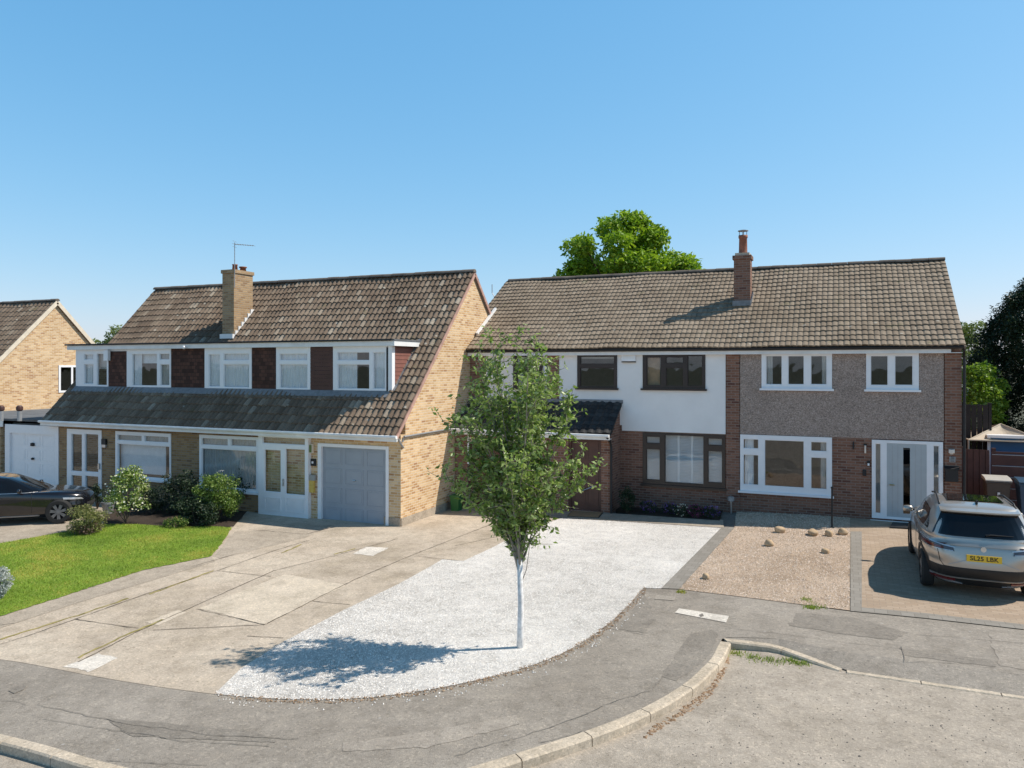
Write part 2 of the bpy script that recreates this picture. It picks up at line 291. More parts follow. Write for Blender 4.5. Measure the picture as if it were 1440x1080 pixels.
# ------------------------------------------------------------------ scene graph helpers
COL = scn.collection
def thing(name, label, cat, loc=(0, 0, 0), rotz=0.0, group=None):
    o = bpy.data.objects.new(name, None); COL.objects.link(o); o.empty_display_size = .2
    o.location = loc; o.rotation_euler = (0, 0, rotz); o['label'] = label; o['category'] = cat
    if group: o['group'] = group
    return o
def tag(o, label, cat, group=None, kind=None):
    o['label'] = label; o['category'] = cat
    if group: o['group'] = group
    if kind: o['kind'] = kind
    return o
def struct(o, kind='structure'): o['kind'] = kind; return o
def copy_tree(o, parent=None):
    c = o.copy(); COL.objects.link(c)
    if parent: c.parent = parent
    for ch in list(o.children): copy_tree(ch, c)
    return c
class MB:
    """collects polygons given in world coordinates (or local ones for things that are moved)"""
    def __init__(s): s.v = []; s.f = []; s.uv = []; s.smooth = False; s.mi = []; s.m = 0
    def add(s, vs, fs, uv=None):
        o = len(s.v); s.v += [tuple(p) for p in vs]
        for f in fs:
            s.f.append(tuple(i + o for i in f)); s.uv.append(uv); s.mi.append(s.m)
    def box(s, x0, x1, y0, y1, z0, z1):
        v = [(x, y, z) for z in (z0, z1) for y in (y0, y1) for x in (x0, x1)]
        s.add(v, [(0, 2, 3, 1), (4, 5, 7, 6), (0, 1, 5, 4), (2, 6, 7, 3), (0, 4, 6, 2), (1, 3, 7, 5)]); return s
    def obox(s, c, ax, ay, az, hx, hy, hz):
        c = Vector(c); ax = Vector(ax).normalized() * hx; ay = Vector(ay).normalized() * hy; az = Vector(az).normalized() * hz
        v = [c + i * ax + j * ay + k * az for k in (-1, 1) for j in (-1, 1) for i in (-1, 1)]
        s.add(v, [(0, 2, 3, 1), (4, 5, 7, 6), (0, 1, 5, 4), (2, 6, 7, 3), (0, 4, 6, 2), (1, 3, 7, 5)]); return s
    def prism(s, pts, d):
        """closed polygon pts (3d) extruded by vector d"""
        n = len(pts); d = Vector(d); a = [Vector(p) for p in pts]; b = [p + d for p in a]
        s.add(a + b, [tuple(range(n))[::-1], tuple(range(n, 2 * n))] + [(i, (i + 1) % n, n + (i + 1) % n, n + i) for i in range(n)]); return s
    def tube(s, pts, r, n=8, cap=True):
        pts = [Vector(p) for p in pts]; rs = r if isinstance(r, (list, tuple)) else [r] * len(pts); rings = []
        for i, p in enumerate(pts):
            t = (pts[min(i + 1, len(pts) - 1)] - pts[max(i - 1, 0)]).normalized()
            u = t.cross(Vector((0, 0, 1)) if abs(t.z) < .9 else Vector((1, 0, 0))).normalized(); v = t.cross(u)
            rings.append([p + (u * cos(2 * pi * k / n) + v * sin(2 * pi * k / n)) * rs[i] for k in range(n)])
        vs = [q for rr in rings for q in rr]; fs = []
        for i in range(len(pts) - 1):
            for k in range(n): fs.append((i * n + k, i * n + (k + 1) % n, (i + 1) * n + (k + 1) % n, (i + 1) * n + k))
        if cap: fs += [tuple(range(n))[::-1], tuple((len(pts) - 1) * n + k for k in range(n))]
        s.add(vs, fs); return s
    def lathe(s, c, prof, n=20, axis='z', caps=True):
        vs = []; c = Vector(c)
        for r, h in prof:
            for k in range(n):
                a = 2 * pi * k / n
                if axis == 'z': vs.append(c + Vector((r * cos(a), r * sin(a), h)))
                else: vs.append(c + Vector((h, r * cos(a), r * sin(a))))
        m = len(prof); fs = [(i * n + k, i * n + (k + 1) % n, (i + 1) * n + (k + 1) % n, (i + 1) * n + k) for i in range(m - 1) for k in range(n)]
        if caps: fs += [tuple(range(n))[::-1], tuple((m - 1) * n + k for k in range(n))]
        s.add(vs, fs); return s
    def plate(s, a0, a1, b0, b1, holes, fn, th):
        """rectangle with rectangular holes, fn(a,b,d) maps to 3d, d = depth from the face"""
        A = sorted({a0, a1, *[h[0] for h in holes], *[h[1] for h in holes]}); B = sorted({b0, b1, *[h[2] for h in holes], *[h[3] for h in holes]})
        A = [a for a in A if a0 - 1e-9 <= a <= a1 + 1e-9]; B = [b for b in B if b0 - 1e-9 <= b <= b1 + 1e-9]
        def solid(i, j):
            if i < 0 or j < 0 or i >= len(A) - 1 or j >= len(B) - 1: return False
            ca = (A[i] + A[i + 1]) / 2; cb = (B[j] + B[j + 1]) / 2
            return not any(h[0] < ca < h[1] and h[2] < cb < h[3] for h in holes)
        q = lambda *p: s.add(p, [(0, 1, 2, 3)])
        for i in range(len(A) - 1):
            for j in range(len(B) - 1):
                if not solid(i, j): continue
                x0, x1, z0, z1 = A[i], A[i + 1], B[j], B[j + 1]
                q(fn(x0, z0, 0), fn(x1, z0, 0), fn(x1, z1, 0), fn(x0, z1, 0)); q(fn(x0, z0, th), fn(x0, z1, th), fn(x1, z1, th), fn(x1, z0, th))
                if not solid(i - 1, j): q(fn(x0, z0, 0), fn(x0, z1, 0), fn(x0, z1, th), fn(x0, z0, th))
                if not solid(i + 1, j): q(fn(x1, z0, 0), fn(x1, z0, th), fn(x1, z1, th), fn(x1, z1, 0))
                if not solid(i, j - 1): q(fn(x0, z0, 0), fn(x0, z0, th), fn(x1, z0, th), fn(x1, z0, 0))
                if not solid(i, j + 1): q(fn(x0, z1, 0), fn(x1, z1, 0), fn(x1, z1, th), fn(x0, z1, th))
        return s
    def build(s, name, mat, parent=None, smooth=False, bevel=0):
        org = Vector((0, 0, 0))
        p = parent
        while p and p.parent: p = p.parent
        if p and not p.get('_local'): org = p.location
        me = bpy.data.meshes.new(name); me.from_pydata([tuple(Vector(p) - org) for p in s.v], [], s.f)
        for m in (mat if isinstance(mat, (list, tuple)) else [mat]): me.materials.append(m)
        if isinstance(mat, (list, tuple)): me.polygons.foreach_set('material_index', s.mi)
        if any(u is not None for u in s.uv):
            ul = me.uv_layers.new(name='UVMap'); k = 0
            for pi_, f in enumerate(s.f):
                for _ in f: ul.data[k].uv = s.uv[pi_] or (.5, .5); k += 1
        if smooth: me.polygons.foreach_set('use_smooth', [True] * len(me.polygons))
        me.update(); o = bpy.data.objects.new(name, me); COL.objects.link(o)
        if parent: o.parent = parent
        if bevel:
            b = o.modifiers.new('bevel', 'BEVEL'); b.width = bevel; b.segments = 2; b.limit_method = 'ANGLE'
        return o
def local(o): o['_local'] = 1; return o
def front(Y, sgn=1): return lambda a, b, d: (a, Y + d * sgn, b)

# ------------------------------------------------------------------ ground sheets
def roughen(P, amp=.014, step=.09):
    Q = []
    for i in range(len(P)):
        a = Vector(P[i]); b = Vector(P[(i + 1) % len(P)]); k = max(1, int((b - a).length / step))
        for j in range(k): q = a.lerp(b, j / k); Q.append((q.x + rng.gauss(0, amp), q.y + rng.gauss(0, amp)))
    return Q
def sheet(name, pts, off, mat, px=True, kind='structure', cat=None, label=None):
    bm = bmesh.new(); P = [XY(*p) for p in pts] if px else pts
    if name in ('concrete_patch', 'pavement_patch', 'concrete_slab_grey', 'lawn'): P = roughen(P)
    vs = [bm.verts.new((x, y, 0)) for x, y in P]
    f = bm.faces.new(vs); f.normal_update(); bmesh.ops.triangulate(bm, faces=[f], ngon_method='EAR_CLIP')
    for X in (-11.4, -1.0):
        bmesh.ops.bisect_plane(bm, geom=bm.verts[:] + bm.edges[:] + bm.faces[:], plane_co=(X, 0, 0), plane_no=(1, 0, 0))
    for v in bm.verts: v.co.z = g(v.co.x) + off
    for f in bm.faces:
        f.normal_update()
        if f.normal.z < 0: f.normal_flip()
    me = bpy.data.meshes.new(name); bm.to_mesh(me); bm.free(); me.materials.append(mat)
    o = bpy.data.objects.new(name, me); COL.objects.link(o); o['kind'] = kind
    return o
def inpoly(x, y, P):
    r = False; j = len(P) - 1
    for i in range(len(P)):
        if (P[i][1] > y) != (P[j][1] > y) and x < (P[j][0] - P[i][0]) * (y - P[i][1]) / (P[j][1] - P[i][1]) + P[i][0]: r = not r
        j = i
    return r
def smooth_poly(pts, it=2):
    for _ in range(it):
        q = [pts[0]]
        for a, b in zip(pts, pts[1:]): q += [(a[0] * .75 + b[0] * .25, a[1] * .75 + b[1] * .25), (a[0] * .25 + b[0] * .75, a[1] * .25 + b[1] * .75)]
        pts = q + [pts[-1]]
    return pts
OUT = [(-300, 905), (-150, 912), (0, 927), (50, 935), (150, 955), (290, 976), (400, 985), (500, 984), (600, 972), (700, 951), (780, 926), (840, 891), (880, 856), (905, 827)]
OUT2 = [(930, 828), (955, 829), (1022, 837), (1100, 847), (1197, 860), (1300, 870), (1440, 886), (1700, 915)]
INN = [(-300, 965), (0, 1032), (72, 1050), (153, 1075), (300, 1105), (450, 1118), (600, 1097), (693, 1070), (748, 1053), (850, 1020), (914, 992), (967, 960), (986, 941), (1001, 927), (1010, 908), (1016, 898)]
INN2 = [(1022, 897), (1095, 903), (1190, 932), (1440, 968), (1700, 1005)]
OUTs = smooth_poly(OUT); INNs = smooth_poly(INN)
sheet('ground', [(-3000, -3000), (3000, -3000), (3000, 3000), (-3000, 3000)], -.35, M['terrain'], px=False)
sheet('road', [(-60, -30), (60, -30), (60, 22), (-60, 22)], -.115, M['road'], px=False)
INB = [(1022, 896), (1095, 898), (1190, 917), (1440, 949), (1700, 983)]
sheet('pavement', OUTs + OUT2 + INB[::-1] + INNs[::-1], 0, M['tarmac'])
o_w = [XY(*p) for p in OUTs + OUT2]
sheet('yard', o_w + [(60, 12), (60, 60), (-60, 60), (-60, 12)], -.012, M['yard'], px=False)
yl = 18.3; yr = 22.6
LAWN = [(-150, 900), (0, 868), (100, 836), (200, 803), (297, 783), (312, 765), (326, 743), (300, 741), (250, 742), (190, 738), (145, 738), (100, 747), (0, 765), (-150, 782)]
DRV = [(-300, 894), (-150, 899), (0, 866), (100, 834), (200, 801), (295, 781), (310, 763), (325, 740), (340, 730), (345, 718)]
GRB = [(1010, 742), (862, 733), (790, 729), (740, 745), (697, 768), (676, 778), (652, 789), (622, 787), (605, 797), (560, 822), (480, 860), (395, 905), (340, 940)]
sheet('driveway', OUTs + GRB[::-1][0:11] + [(740, 706), (640, 696), (560, 722), (380, 700)] + DRV[::-1], .004, M['concrete'])
WG = [p for p in OUTs if p[0] >= 289.9] + [(930, 828), (1015, 742)] + GRB
sheet('white_gravel_bed', WG, .008, M['gravelbed'])
sheet('gravel_edging', [(930, 828), (955, 829), (1033, 742), (1015, 742)], .012, M['setts'])
BG = [(955, 829), (1022, 837), (1100, 847), (1195, 859), (1195, 748), (1195, 716), (1037, 706), (1033, 742)]
sheet('beige_gravel_bed', BG, .008, M['beigebed'])
pl = XY(1196, 860); pr_ = XY(1700, 915)
sheet('block_drive', [pl, XY(1300, 870), XY(1440, 886), pr_, (12, 26.5), (2.9, 26.5), (2.9, 22.6), (XY(1196, 748)[0], 22.6)], .008, M['blocks'], px=False)
sheet('block_border', [(1196, 860), (1300, 870), (1440, 886), (1440, 879), (1300, 863), (1212, 855), (1212, 748), (1196, 748)], .013, M['setts'])
sheet('lawn', LAWN, .02, M['lawn'])
sheet('lawn_edging', [(-150, 899), (0, 867), (100, 835), (200, 802), (297, 782), (302, 790), (210, 818), (110, 848), (0, 884), (-150, 915)], .009, M['concrete2'])
sheet('shrub_bed', [(145, 738), (190, 738), (250, 742), (300, 741), (328, 741), (345, 722), (365, 700), (150, 690)], .006, M['soil'])
sheet('side_path', [(-300, 800), (-150, 782), (0, 765), (100, 747), (145, 738), (160, 700), (80, 680), (-300, 660)], .004, M['concrete2'])
sheet('house_path', [(700, 712), (850, 722), (1017, 732), (1018, 743), (862, 733), (790, 729), (740, 725), (690, 722)], .018, M['concrete2'])
sheet('flower_bed', [(866, 700), (866, 723), (1012, 733), (1022, 700)], .022, M['soil'])
# repairs and patches, each a sheet 4 mm up
sheet('concrete_patch', [(280, 856), (370, 879), (488, 823), (400, 808)], .008, M['patch'])
sheet('concrete_patch', [(90, 938), (138, 920), (166, 926), (126, 945)], .008, M['whitepatch'])
sheet('concrete_patch', [(496, 779), (515, 769), (546, 771), (525, 782)], .008, M['whitepatch'])
sheet('concrete_patch', [(205, 876), (250, 858), (262, 862), (222, 880)], .008, M['patch'])
sheet('concrete_slab_grey', [(312, 770), (330, 748), (470, 738), (430, 756), (310, 786), (300, 783)], .0075, M['concrete2'])
sheet('pavement_patch', [(915, 972), (972, 890), (1000, 886), (1012, 893), (1006, 906), (990, 930), (950, 957), (935, 952)], .004, M['tarmac2'])
sheet('pavement_patch', [(893, 853), (905, 831), (922, 872), (905, 890), (870, 885)], .004, M['tarmac2'])
sheet('pavement_patch', [(560, 1036), (725, 1006), (733, 1018), (600, 1052), (480, 1058), (480, 1046)], .004, M['tarmac3'])
sheet('pavement_patch', [(150, 1010), (370, 1030), (390, 1045), (180, 1035)], .004, M['tarmac2'])
sheet('pavement_patch', [(1268, 912), (1395, 928), (1402, 938), (1270, 922)], .004, M['tarmac2'])
sheet('pavement_patch', [(1390, 888), (1440, 894), (1700, 920), (1700, 975), (1440, 942), (1405, 936)], .004, M['tarmac3'])
sheet('pavement_patch', [(1120, 862), (1200, 868), (1275, 890), (1255, 900), (1190, 893), (1110, 880)], .004, M['tarmac2'])
sheet('pavement_slab', [(949, 862), (955, 856), (1025, 867), (1021, 876)], .008, M['whitepatch'])
sheet('inspection_cover', [(983, 865.3), (988, 863.5), (990, 867), (985, 868.4)], .012, M['yard'])
sheet('inspection_cover', [(920, 843), (923, 837), (950, 840), (948, 845)], .008, M['tarmac3'])
sheet('inspection_cover', [(12, 972), (22, 965), (38, 964), (34, 970), (20, 976)], .008, M['tarmac2'])
def line(name, pts, wd, off, mat, jit=0):
    P = [Vector(XY(*p)).to_3d() for p in pts]; Q = []
    for a, b in zip(P, P[1:]):
        k = max(1, int((b - a).length / .12))
        for i in range(k): Q.append(a.lerp(b, i / k))
    Q.append(P[-1]); mb = MB(); L = []
    for i, p in enumerate(Q):
        t = (Q[min(i + 1, len(Q) - 1)] - Q[max(i - 1, 0)]).normalized(); n = Vector((-t.y, t.x, 0))
        c = p + n * rng.gauss(0, jit); hw = wd / 2 * rng.uniform(.5, 1.3); z = off
        a = c + n * hw; b = c - n * hw; L.append(((a.x, a.y, g(a.x) + z), (b.x, b.y, g(b.x) + z)))
    for (a, b), (c, d) in zip(L, L[1:]): mb.add([a, b, d, c], [(0, 1, 2, 3)])
    return mb
mb = MB()
JT = [[(0, 907), (45, 893), (110, 870), (205, 836), (300, 805), (385, 775), (445, 757)], [(110, 932), (185, 893), (262, 858), (385, 803), (470, 782), (560, 758)],
      [(105, 871), (195, 884)], [(305, 803), (382, 811)], [(375, 878), (430, 850), (500, 815), (580, 781), (690, 738)], [(440, 846), (492, 851)], [(276, 857), (372, 879)],
      [(348, 895), (398, 898)], [(580, 782), (652, 790)], [(640, 768), (700, 755)], [(0, 880), (20, 877)], [(268, 798), (330, 780)], [(215, 887), (375, 879)], [(350, 745), (430, 752), (470, 741)]]
for L in JT[:]:
    q = line('j', L, .015, .0125, None, .006); mb.add(q.v, q.f)
struct(mb.build('driveway_joints', M['soil']))
mb = MB()
for L in ([(0, 900), (110, 866), (180, 842)], [(110, 926), (185, 890), (230, 872)], [(395, 778), (425, 766)], [(470, 780), (500, 772)], [(210, 836), (300, 803)]):
    q = line('j', L, .05, .0122, None, .015); mb.add(q.v, q.f)
tag(mb.build('moss', M['drygrass']), 'dry yellow moss along the joints of the concrete driveway', 'moss', kind='stuff')
mb = MB()
for L in ([(0, 985), (60, 993), (170, 1017), (300, 1035), (420, 1040)], [(60, 1012), (150, 1025), (260, 1043), (380, 1050)], 
          [(1020, 884), (1110, 893), (1200, 905), (1268, 913)], [(1268, 910), (1272, 930), (1340, 933), (1400, 940)], [(820, 1030), (760, 1045)], [(640, 1064), (800, 1015), (870, 985), (915, 972)],
          [(150, 1070), (290, 1078)], [(1290, 893), (1440, 905)], [(845, 880), (870, 886), (905, 893)]):
    q = line('j', L, .008, .0095, None, .012); mb.add(q.v, q.f)
struct(mb.build('pavement_cracks', M['yard']))
# crumbly edge of earth and leaves along the white gravel
def chips(name, poly, n, size, mat, off, flat=.5, label='', cat='gravel', px=True, dens=None):
    P = [XY(*p) for p in poly] if px else poly; xs = [p[0] for p in P]; ys = [p[1] for p in P]
    pts = []; 
    while len(pts) < n:
        x = rng.uniform(min(xs), max(xs)); y = rng.uniform(min(ys), max(ys))
        if inpoly(x, y, P): pts.append((x, y))
    V = []; Fc = []
    for x, y in pts:
        s = size * rng.uniform(.5, 1.3); a = rng.uniform(0, pi); z = g(x) + off; o = len(V)
        ca, sa = cos(a), sin(a); sx = s * rng.uniform(.7, 1.3); sy = s * rng.uniform(.6, 1); h = s * flat * rng.uniform(.7, 1.4); tl = rng.uniform(-.3, .3) * s
        for (u, v, q) in ((1, 0, 0), (.2, 1, 0), (-1, .3, 0), (-.4, -1, 0), (.2, .1, 1)):
            V.append((x + (u * sx * ca - v * sy * sa) + (tl if q else 0), y + (u * sx * sa + v * sy * ca), z + h * q - (0 if q else .004)))
        Fc += [(o, o + 1, o + 4), (o + 1, o + 2, o + 4), (o + 2, o + 3, o + 4), (o + 3, o, o + 4)]
    me = bpy.data.meshes.new(name); me.from_pydata(V, [], Fc); me.materials.append(mat); o = bpy.data.objects.new(name, me); COL.objects.link(o)
    return tag(o, label, cat, kind='stuff')
chips('white_gravel', WG, 62000, .0135, M['chipw'], .009, .36, 'loose white stone chippings around the young tree')
chips('beige_gravel', BG, 15000, .018, M['chipb'], .010, .55, 'loose beige stone chippings before the pebbledashed house')
EDGE = [p for p in OUTs if p[0] >= 289.9]
chips('stray_gravel', [(x, y - 4) for x, y in EDGE] + [(x + 8, y + 14) for x, y in EDGE[::-1]], 260, .012, M['chipw'], .008, .6, 'white stones kicked out of the gravel onto the pavement edge')
chips('leaf_litter', [(x, y - 2) for x, y in EDGE] + [(x + 5, y + 5) for x, y in EDGE[::-1]], 1000, .014, M['deadleaf'], .012, .3, 'brown leaf litter along the pavement edge of the white gravel', 'leaves')
chips('road_leaves', [(1022, 903), (1026, 920), (1014, 945), (1000, 965), (975, 985), (940, 1005), (900, 1028), (915, 1010), (950, 990), (975, 972), (1002, 950), (1015, 925)], 300, .026, M['deadleaf'], -.112, .3, 'orange dead leaves gathered in the gutter along the curved kerb', 'leaves')
chips('road_grit', [(1030, 930), (1180, 945), (1440, 985), (1440, 1075), (900, 1075), (1000, 985)], 220, .014, M['yard'], -.113, .5, 'dark grit and small stones scattered over the road', 'grit')

# ------------------------------------------------------------------ kerb
def kerb_run(pts, wd, z1, z0, seglen=.915, taper=None):
    P = [Vector(XY(*p)).to_3d() for p in pts]; L = [0]
    for a, b in zip(P, P[1:]): L.append(L[-1] + (b - a).length)
    def at(s):
        s = min(max(s, 0), L[-1])
        for i in range(len(P) - 1):
            if s <= L[i + 1] + 1e-9: return P[i].lerp(P[i + 1], (s - L[i]) / max(1e-9, L[i + 1] - L[i]))
        return P[-1]
    mb = MB(); s = 0
    while s < L[-1] - .15:
        e = min(s + seglen, L[-1]); k = 4; prof = []
        for i in range(k + 1):
            u = s + .007 + (e - s - .014) * i / k; p = at(u); t = (at(u + .03) - at(u - .03)).normalized(); n = Vector((t.y, -t.x, 0))
            zt = z1 if not taper else z1 + (taper - z1) * u / L[-1]
            a = p - n * .0; b = p + n * (wd - .02); c = p + n * wd; gz = g(p.x)
            prof += [(a.x, a.y, gz + zt), (b.x, b.y, gz + zt), (c.x, c.y, gz + zt - .02), (c.x, c.y, gz + z0), (a.x, a.y, gz + z0)]
        fs = [(0, 4, 3, 2, 1), tuple(5 * k + j for j in (0, 1, 2, 3, 4))]
        for i in range(k):
            for j in range(5): fs.append((5 * i + j, 5 * i + (j + 1) % 5, 5 * (i + 1) + (j + 1) % 5, 5 * (i + 1) + j))
        mb.add(prof, fs); s = e
    return mb
struct(kerb_run(INNs, .15, .004, -.16).build('kerb', M['kerb']))
struct(kerb_run([(1017, 898), (1022, 897.5), (1095, 903), (1186, 930)], .13, .004, -.16, taper=-.098).build('kerb', M['kerb']))
struct(kerb_run([(1190, 932), (1440, 968), (1700, 1005)], .10, -.1, -.16).build('dropped_kerb', M['kerb']))
mb = MB(); INC = [(1017, 898)] + INN2[1:]; A_ = [(1016.5, 896.5)] + INB[1:]; dz = (-.0, -.05, -.1, -.102, -.102)
for i in range(4):
    q = [Vector((*XY(*p), 0)) for p in (A_[i], A_[i + 1], INC[i + 1], INC[i])]; zz = (0, 0, dz[i + 1], dz[i])
    for p, z in zip(q, zz): p.z = g(p.x) + z
    n_ = 6
    for k in range(n_): mb.add([q[0].lerp(q[1], k / n_), q[0].lerp(q[1], (k + 1) / n_), q[3].lerp(q[2], (k + 1) / n_), q[3].lerp(q[2], k / n_)], [(0, 3, 2, 1)])
struct(mb.build('pavement_ramp', M['tarmac']))

# ------------------------------------------------------------------ roofs
def tiled(mb, x0, x1, ye, ze, yr_, zr, tw, gauge, roll, step, n=6, skip=None, u0=0, prof='roll'):
    """separate overlapping tiles on the slope from the eave line (ye,ze) up to the ridge line (yr_,zr)"""
    L = hypot(yr_ - ye, zr - ze); sy = (yr_ - ye) / L; sz = (zr - ze) / L; sgn = 1 if sy > 0 else -1
    ny, nz = -sz * sgn, abs(sy); nc = int(round(L / gauge)); gg = L / nc; nt_ = int(round((x1 - x0) / tw)); ww = (x1 - x0) / nt_
    for c in range(nc):
        for t in range(nt_):
            xa = x0 + t * ww; s0 = c * gg - .03; s1 = (c + 1) * gg + .02
            if skip and skip(xa + ww / 2, ye + sy * (c + .5) * gg): continue
            ja = rng.uniform(-.004, .006); sl = rng.uniform(-.012, .012); vs = []; und = .014 * sin(xa * 1.1 + 2) + .01 * sin(xa * 2.7 + c * .35)
            for i in range(n + 1):
                u = i / n; x = xa + u * ww
                if prof == 'roll': h = roll * max(0, sin(pi * min(1, u / .72))) ** .7 if u < .72 else -roll * .15 * sin(pi * (u - .72) / .28)
                else: h = roll * (sin(pi * min(1, u / .82)) ** .35 if u < .82 else 0)
                for (s, d) in ((s0 + sl, h + und), (s0 + sl, h + step + ja + und), (s1, h + .004 + und)):
                    vs.append((x, ye + sy * s + ny * d, ze + sz * s + nz * d))
            fs = []
            for i in range(n): a = 3 * i; fs += [(a, a + 3, a + 4, a + 1), (a + 1, a + 4, a + 5, a + 2)]
            fs = [f if sgn > 0 else f[::-1] for f in fs]
            mb.add(vs, fs, (t + .5 + u0, c + .5))
def ridge(mb, x0, x1, y, z, r=.11, seg=.45):
    k = int((x1 - x0) / seg); seg = (x1 - x0) / k
    for i in range(k):
        a = x0 + i * seg; dz = rng.uniform(-.006, .006); vs = []; n = 8
        for xx, rr in ((a, r), (a + seg - .008, r * .96)):
            for j in range(n + 1):
                t = pi * j / n - 0.0; vs.append((xx, y - rr * 1.15 * cos(t), z + dz + rr * sin(t) - .03))
        mb.add(vs, [(j, j + 1, n + 2 + j, n + 1 + j) for j in range(n)] + [tuple(range(n + 1))[::-1], tuple(range(n + 1, 2 * n + 2))])
def slab(mb, x0, x1, ye, ze, yr_, zr, holes=(), th=.12, drop=.02):
    L = hypot(yr_ - ye, zr - ze); sy = (yr_ - ye) / L; sz = (zr - ze) / L; sgn = 1 if sy > 0 else -1; ny, nz = -sz * sgn, abs(sy)
    mb.plate(x0, x1, 0, L, [(h[0], h[1], (h[2] - ye) / sy, (h[3] - ye) / sy) for h in holes], lambda a, b, d: (a, ye + sy * b - ny * (d + drop), ze + sz * b - nz * (d + drop)), th)

# ------------------------------------------------------------------ windows
def shrink(r, m): return (r[0] + m, r[1] - m, r[2] + m, r[3] - m)
def window(parent, Y, outer, panes, fmat, sill=None, curtain=None, name='window', proud=.025, depth=.09, glass='glass', solid=None, blindgap=None):
    R = rect(*outer, Y); P = [rect(*p, Y) for p in panes]
    mb = MB().plate(R[0], R[1], R[2], R[3], P, front(Y - proud), depth)
    # casement beads round each pane
    for p in P:
        mb.plate(p[0], p[1], p[2], p[3], [shrink(p, .018)], front(Y - proud + .02), .04)
    fr = mb.build(name, fmat, parent)
    gl = MB()
    for p in P: q = shrink(p, .01); gl.box(q[0], q[1], Y - proud + .045, Y - proud + .055, q[2], q[3])
    gl.build('pane', M[glass], fr)
    if sill:
        MB().box(R[0] - .05, R[1] + .05, Y - proud - .07, Y - proud - .002, R[2] - .045, R[2] + .012).build('sill', sill, fr)
    for cu in (curtain or []):
        kind, a, b, m = cu[:4]; cb = MB(); xa = R[0] + (R[1] - R[0]) * a; xb = R[0] + (R[1] - R[0]) * b
        zb = R[2] + .03; zt = R[3] - .03
        if len(cu) > 4: zb = R[2] + (R[3] - R[2]) * cu[4]
        if kind == 'net':
            n = max(8, int((xb - xa) / .02)); yy = Y + .085; V = []
            for i in range(n + 1):
                x = xa + (xb - xa) * i / n; dy = .022 * sin(i * 1.1) + .012 * sin(i * .43 + 1)
                V += [(x, yy + dy, zb), (x, yy + dy * .6, zt)]
            cb.add(V, [(2 * i, 2 * i + 2, 2 * i + 3, 2 * i + 1) for i in range(n)])
            cb.build('curtain', M[m], fr)
        elif kind == 'blind':
            cb.box(xa, xb, Y + .15, Y + .16, zb, zt); cb.build('blind', M[m], fr)
        elif kind == 'slats':
            z = zb
            while z < zt - .03:
                cb.obox(((xa + xb) / 2, Y + .15, z + .03), (1, 0, 0), (0, .8, .6), (0, -.6, .8), (xb - xa) / 2, .03, .004); z += .045
            k = cu[5] if len(cu) > 5 else 3
            for i in range(k + 1):
                x = xa + (xb - xa) * i / k; cb.box(x - .03, x + .03, Y + .135, Y + .165, zb, zt)
            cb.build('shutter', M[m], fr)
    return fr, R, P
def hole(outer, Y, m=.03): R = rect(*outer, Y); return (R[0] + m, R[1] - m, R[2] + m, R[3] - m)

# ------------------------------------------------------------------ LEFT HOUSE (buff brick, dormers)
XL = -11.37; YL = 18.21; ZB = -.5
LH = thing('semi_detached_house', 'buff brick house pair with steep pantile roof, long flat dormer and blue grey garage door', 'house', (XL, YL, -.215))
XE = -26.1; YRl = 22.79; ZRl = 7.457; YEl = 17.9; ZEl = 2.36; YBl = 27.4
slp = (ZRl - ZEl) / (YRl - YEl)
zroof = lambda y: ZEl + slp * (y - YEl)
wA = (163, 241, 608, 674); wB = (281, 366, 613, 690); dr = (95, 143.5, 604, 702); gar = (447.5, 547, 625.5, 746); por = (364, 434, 607, 731)
fw = MB().plate(onY(363, 500, YL)[0], XL, ZB, 2.36, [hole(gar, YL), ], front(YL), .25)
fw.build('front_wall', M['buff'], LH)
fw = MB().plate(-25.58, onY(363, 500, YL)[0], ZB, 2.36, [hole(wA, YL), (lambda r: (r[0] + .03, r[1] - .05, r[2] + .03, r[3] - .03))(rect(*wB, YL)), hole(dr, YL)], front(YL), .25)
fw.build('front_wall', M['shaded_buff'], LH)['label'] = 'shade-darkened buff brick front wall with door and two picture windows'
gp = [(XL, YL + .25, ZB), (XL, YBl, ZB), (XL, YBl, zroof(YL) - .15), (XL, YRl, ZRl - .12), (XL, YL + .25, zroof(YL + .25) - .15), (XL, YL + .25, 2.36)]
MB().prism(gp, (-.25, 0, 0)).build('gable_wall', M['buff'], LH)
MB().prism([(x - 14.46 + .25, y, z) for x, y, z in gp], (-.25, 0, 0)).build('gable_wall', M['buff'], LH)
MB().box(-25.58, XL - .25, YBl - .25, YBl, ZB, 2.36).build('rear_wall', M['buff'], LH)
MB().box(XL - .01, XL + .02, YL + .01, 25.4, ZB, .02).box(XL - .55, XL - .012, YL - .02, YL + .01, ZB, .03).build('plinth', M['concrete2'], LH)
# inner rooms
MB().box(-25.3, XL - .3, YL + 3.2, YL + 3.3, ZB, 5.2).box(-25.3, XL - .3, YL + .26, YL + 3.2, ZB, -.2).build('inner_wall', M['room'], LH)
MB().box(-25.3, XL - .3, YL + .85, YL + 3.2, 2.36, 2.46).build('ceiling', M['room'], LH)
